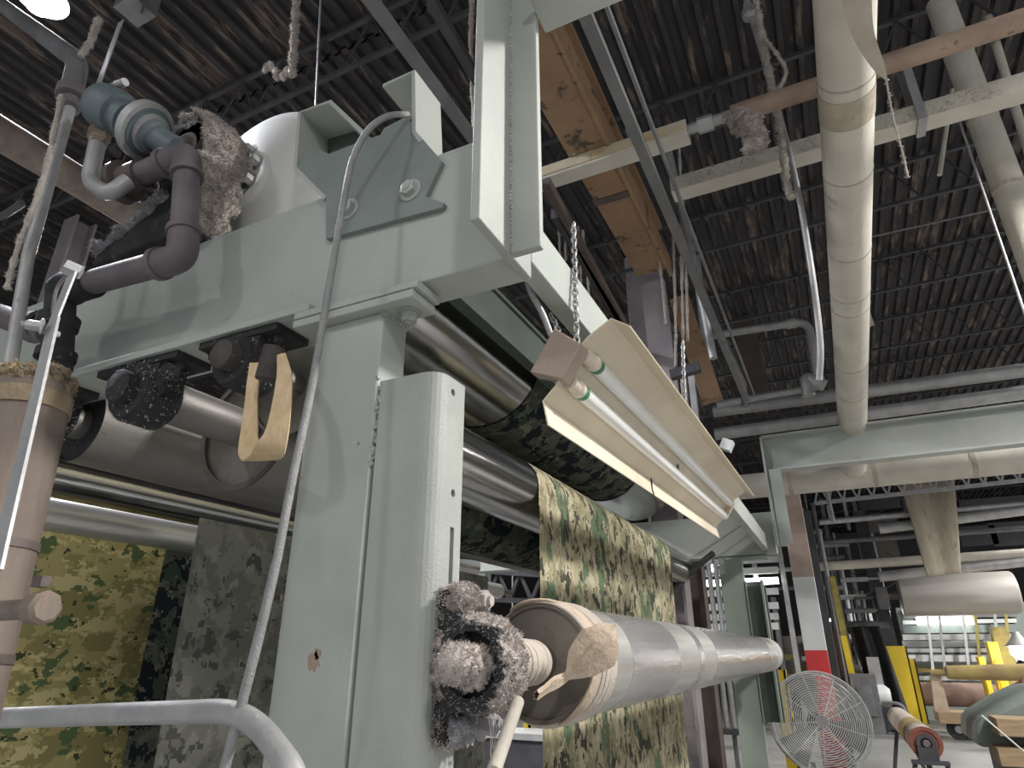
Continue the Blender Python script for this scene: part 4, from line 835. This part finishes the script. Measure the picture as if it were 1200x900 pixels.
o = MB().grid(cvf, 24, 20).build('sheet', 'beige_canvas', CV); o.modifiers.new('s','SOLIDIFY').thickness = .02
for k, (v0, v1, r, m, lb_) in enumerate([(612,589,.07,'galv','upper dusty pipe pair crossing the hanging canvas'),(620,596,.11,'galv','wide dusty pipe crossing the hanging canvas'),(636,618,.06,'grey_steel','thin grey pipe behind the hanging canvas'),(664,648,.11,'insul','pale beam crossing low behind the hanging canvas'),(676,656,.12,'galv','lowest dusty pipe just above the grey drum')]):
    tubes('cross_pipe', lb_, 'pipe', m, [py(960 if k in (0,2,3) else 1030,v0,18.2 if k > 1 else 16.8), py(1215,v1,18.2 if k > 1 else 16.8)], r)
tr = MB(); t0, t1 = py(955,590,16), py(1215,561,16); tr.beam(t0, t1, .06, .08); 
for k in range(14): a = t0.lerp(t1, k/14); b = t0.lerp(t1, (k+.5)/14); c = t0.lerp(t1, (k+1)/14); tr.beam(a, b+V3((0,0,.42)), .04, .04); tr.beam(b+V3((0,0,.42)), c, .04, .04)
tag(tr.build('lattice_girder', 'galv'), 'light lattice girder just below the insulated cross pipe', 'girder')
tubes('drop_pipe', 'thin pale pipe dropping from the lattice girder', 'pipe', 'galv', [py(969,575,15), py(977,612,15)], .04)
for k, (u0, v0, u1, v1) in enumerate([(1008,580,1053,598),(1010,605,1050,625),(1010,630,1050,660),(1060,576,1120,600),(1122,580,1200,600),(1128,615,1165,640),(1165,610,1200,640)]):
    a, b = py(u0,v1,22), py(u1,v0,22); tag(MB().box(a.x,b.x,22,22.1,a.z,b.z).build('wall_panel', ('wall_dark','panel_tan','panel_tan','wall_dark','wall_dark','wall_dark','wall_dark')[k]), ['dark panel left of the hanging canvas top','tan panel left of the hanging canvas','lower tan panel left of the hanging canvas','dark panel behind the hanging canvas top','dark panel right of the hanging canvas top','dark panel right of the canvas middle','dark panel at the right edge beside the canvas'][k], 'panel')
FM = T('far_machine', 'pale steel machine with rows of bright rollers under the grey drum', 'machine')
my = 22.0
def fm(u, v, Y=my): return py(u, v, Y)
for u, v0, v1 in ((1058,712,838),(1190,705,838)):
    a, b = fm(u,v0), fm(u,v1); MB().box(a.x-.18, a.x+.18, my, my+.3, 0, a.z).build('upright', 'hand_green', FM)
for k, (v0, v1, hh, m) in enumerate([(721,717,.22,'grey_steel'),(739,735,.2,'hand_green'),(748,745,.14,'pale_metal'),(757,752,.16,'white_paint'),(763,761,.1,'pale_metal'),(773,770,.16,'white_paint'),(779,777,.5,'white_paint'),(786,784,.1,'yellow_dirty'),(796,794,.1,'pale_metal'),(730,727,.1,'white_paint'),(767,765,.06,'dark_steel'),(835,833,.5,'green_far')]):
    a, b = fm(1058,v0,my-.2*(k % 3)), fm(1190,v1,my-.2*(k % 3)); MB().box(a.x, b.x, a.y-.1, a.y+.1, (a.z+b.z)/2-hh/2, (a.z+b.z)/2+hh/2).build('cross_bar', m, FM)
for k, u in enumerate((1086,1100,1128,1142,1165,1178)):
    a, b = fm(u,715,my-.7), fm(u+8,790,my-.7); MB().beam(a, b, .06, .06, (1,0,0)).build('upright_bar', ('white_paint','pale_metal','white_paint','yellow_dirty','pale_metal','yellow_dirty')[k], FM)
for k in range(30):
    u, v = rn.uniform(1070,1186), rn.uniform(716,800); a = fm(u,v,my+.1+rn.random()*.25); w2, h2 = rn.uniform(.05,.35), rn.uniform(.03,.2)
    MB().box(a.x-w2,a.x+w2,a.y,a.y+.05,a.z-h2/2,a.z+h2/2).build('fitting', ('white_paint','pale_metal','yellow_dirty','galv','dark_steel','yellow')[k % 6], FM)
MB().box(fm(1062,0+790).x, fm(1190,790).x, my+.4, my+.5, fm(1100,830).z, fm(1100,782).z).build('back_panel', 'pale_metal', FM)
a, b = fm(1074,728,my-.5), fm(1140,727,my-.5); 
fl_ = MB().box(a.x, b.x, my-.6, my-.5, a.z-.1, a.z+.1).build('lamp_strip', 'strip_light', FM)
rr = T('pink_fabric_roll', 'dusty pink cloth roll lying across the far machine', 'roll')
a, b = py(1074,813,20.5), py(1186,813,20.5); MB().lathe(a, (1,0,0), [(0,.1),(.02,.27),(b.x-a.x-.4,.27),(b.x-a.x-.1,.18),(b.x-a.x,.1)], 28).build('roll', 'pink_roll', rr)
CT = T('wheeled_cart', 'weathered wooden roll cart with a tall end board and dark wheels', 'cart')
cy = 17.0
def cp(u, v): return py(u, v, cy)
ebp = [(p.x,p.z) for p in (cp(1090,792),cp(1101,788),cp(1104,802),cp(1112,832),cp(1125,838),cp(1125,843),cp(1096,840))]
MB().prism(ebp, 'y', cy-.1, cy+.1).build('end_board', 'cloth', CT)
a, b = cp(1096,834), cp(1240,834); MB().box(a.x, b.x, cy-.5, cy+.5, cp(1100,845).z, cp(1100,833).z).build('deck', 'wood', CT)
for u in (1121, 1137):
    p = cp(u,853); MB().lathe((p.x,cy-.35,.19), (0,1,0), [(0,.19),(.02,.2),(.1,.2),(.12,.19)], 24).build('wheel', 'black_grease', CT)
    MB().lathe((p.x,cy-.37,.19), (0,1,0), [(0,.07),(.16,.07)], 14).build('hub', 'galv', CT)
yr = T('yellow_brown_roll', 'yellow and brown stained roll resting on the cart end board', 'roll')
a, b = py(1090,788,16.8), py(1240,780,16.8); MB().lathe(a, (1,0,.012), [(0,.05),(.25,.06),(.3,.13),(b.x-a.x,.17)], 24).build('roll', 'yellow_roll', yr)
tag(MB().ball(py(1206,826,15.6), .45, 3, .2, 14, (.6,.5,.9)).build('brown_bale', 'brown_box'), 'brown rounded bale at the right edge beyond the cart', 'bale')
# small bright lamps far away
GL = 'distant bright lamps in the background'
for k, (u, v, yy, r) in enumerate([(1196,762,18,.20),(1034,720,20,.16),(969,727,22,.10),(945,724,22,.10),(835,665,14,.09),(600,727,16,.14)]):
    t = T('distant_lamp', ['bright lamp beside the right upright of the far machine','bright lamp right of the dark rail end','small lamp above the brown cabinet','small lamp left of the brown cabinet','bright lamp between take-up rail and far column','bright lamp seen left of the hanging camouflage cloth'][k], 'lamp')
    p = py(u, v, yy); MB().ball(p, r, 0, 0, 14).build('bulb', 'bulb', t); MB().lathe(p+V3((0,.02,r*.4)), (0,0,1), [(0,r*1.3),(r*.8,r*.6),(r*1.4,r*.3)]+([(r*1.5,.02),(6.66-p.z-r*.4,.02)] if k > 1 else []), 16, False).build('shade', 'pale_metal', t)
# between the far column and the hanging cloth
bp_ = T('brown_post', 'dark brown upright post behind the camouflage cloth edge', 'post')
a = py(800,640,8.2); MB().box(a.x-.2, a.x+.16, 8.2, 8.3, 0, py(800,600,8.2).z).box(a.x+.16, a.x+.22, 8.05, 8.3, 0, py(800,600,8.2).z).build('post', 'brown_steel', bp_)
rk = T('pipe_rack', 'row of slim upright pipes between brown post and far column', 'rack')
for k, u in enumerate((822,830,838,848)):
    a, b = py(u,660,9.5), py(u+12,840,9.5); MB().tube([a, (a.x,9.5,py(850,853,9.5).z)], .035, 10).build('pipe', 'galv', rk)
a, b = py(836,853,9.5), py(866,853,9.5); MB().box(a.x-.1, b.x+.1, 9.4, 9.6, a.z-.06, a.z).build('rail', 'dark_steel', rk); MB().box(a.x-.1, b.x+.1, 9.45, 9.6, 0, .1).build('foot', 'dark_steel', rk)
for s in (.0, .25, .5): MB().tube([(a.x+s,9.5,a.z-.05),(a.x+s,9.5,.05)], .03, 8).build('pipe', 'grey_steel', rk)
tubes('tension_arm', 'black slim arm bracing the roller end to the far column', 'arm', 'black_grease', [py(788,688,6.7), py(836,648,6.9)], .03)
fr_ = T('far_rack', 'pale rack of horizontal bars and a lit strip seen behind the far column', 'rack')
for k, (v, m) in enumerate(((648,'white_paint'),(660,'pale_metal'),(672,'pale_metal'),(684,'strip_light'),(696,'white_paint'),(712,'white_paint'),(724,'pale_metal'),(735,'white_paint'),(758,'yellow_dirty'),(790,'yellow'))):
    a, b = py(818,v,16), py(912,v-3,16); MB().box(a.x,b.x,16,16.1,a.z-.07,a.z+.07).build('bar', m, fr_)
for u in (818, 850, 880, 912): a = py(u,640,16); MB().box(a.x-.05,a.x+.05,16.1,16.2,0,a.z).build('upright', 'galv', fr_)
# dark truss seen left of the hanging cloth
tt = T('far_truss', 'dark steel truss seen between the rollers and the hanging cloth', 'truss')
a, b = py(560,668,13), py(720,678,13); c, d = py(560,702,13), py(720,708,13)
tm = MB().beam(a, b, .1, .14).beam(c, d, .1, .1)
for k in range(6): p = a.lerp(b, k/6); q_ = c.lerp(d, (k+.5)/6); tm.beam(p, q_, .07, .07); tm.beam(q_, a.lerp(b, (k+1)/6), .07, .07)
tm.build('lattice', 'dark_steel', tt)
for q_ in (a, b): MB().box(q_.x-.06, q_.x+.06, 12.95, 13.05, 0, q_.z).build('leg', 'dark_steel', tt)
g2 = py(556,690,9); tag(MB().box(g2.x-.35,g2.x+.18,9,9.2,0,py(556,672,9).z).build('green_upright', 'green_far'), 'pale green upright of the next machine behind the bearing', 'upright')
tb3 = T('work_table', 'dark low table with pale top beneath the take-up tube', 'table')
a, b = py(560,862,8), py(660,846,8); MB().box(a.x-.5, b.x+.4, 8, 8.6, a.z-.02, a.z+.05).build('top', 'pale_metal', tb3); MB().box(a.x-.5, b.x+.4, 8.05, 8.5, 0, a.z-.03).build('body', 'dark_steel', tb3)
# upper left background
tubes('long_duct', 'long brown-grey pipe running past behind the steam riser', 'pipe', 'insul_pipe_brown', [(-3.4,.6,4.0),(-3.4,8,4.0)], .085, 20)
cl = py(78,270,3.4); tag(MB().box(cl.x-.13, cl.x+.13, 3.4, 3.43, 0, 6.5).box(cl.x-.13, cl.x+.13, 3.62, 3.65, 0, 6.5).box(cl.x-.01, cl.x+.01, 3.43, 3.62, 0, 6.5).build('roof_column', 'purple_steel'), 'lilac-grey roof column behind the beam at far left', 'column')
bx_ = T('ceiling_bracket', 'dark junction bracket hanging at the top left beside the lamp', 'bracket')
a = py(160,10,1.8); MB().box(a.x-.12, a.x+.10, 1.7, 1.9, a.z-.03, a.z+.5).box(a.x+.02, a.x+.11, 1.78, 1.8, a.z-.13, a.z+.0).build('body', 'grey_steel', bx_)
MB().tube([py(30,34,2.2), py(112,-4,2.2)], .008, 8).build('rod', 'galv', bx_)

# ------------------------------------------------------------------ put every thing's origin at its base
bpy.context.view_layer.update()
for r in ROOTS:
    if r.type == 'MESH':
        vs = [v.co for v in r.data.vertices]
    else:
        vs = [v.co for c in r.children if c.type == 'MESH' for v in c.data.vertices]
    if not vs: continue
    L = V3(((min(v.x for v in vs)+max(v.x for v in vs))/2, (min(v.y for v in vs)+max(v.y for v in vs))/2, min(v.z for v in vs)))
    if r.type == 'EMPTY':
        r.location += L
        for c in r.children: c.location -= L
    else:
        for ch_ in r.children: ch_.location -= L
        r.data.transform(Matrix.Translation(-L)); r.location += L
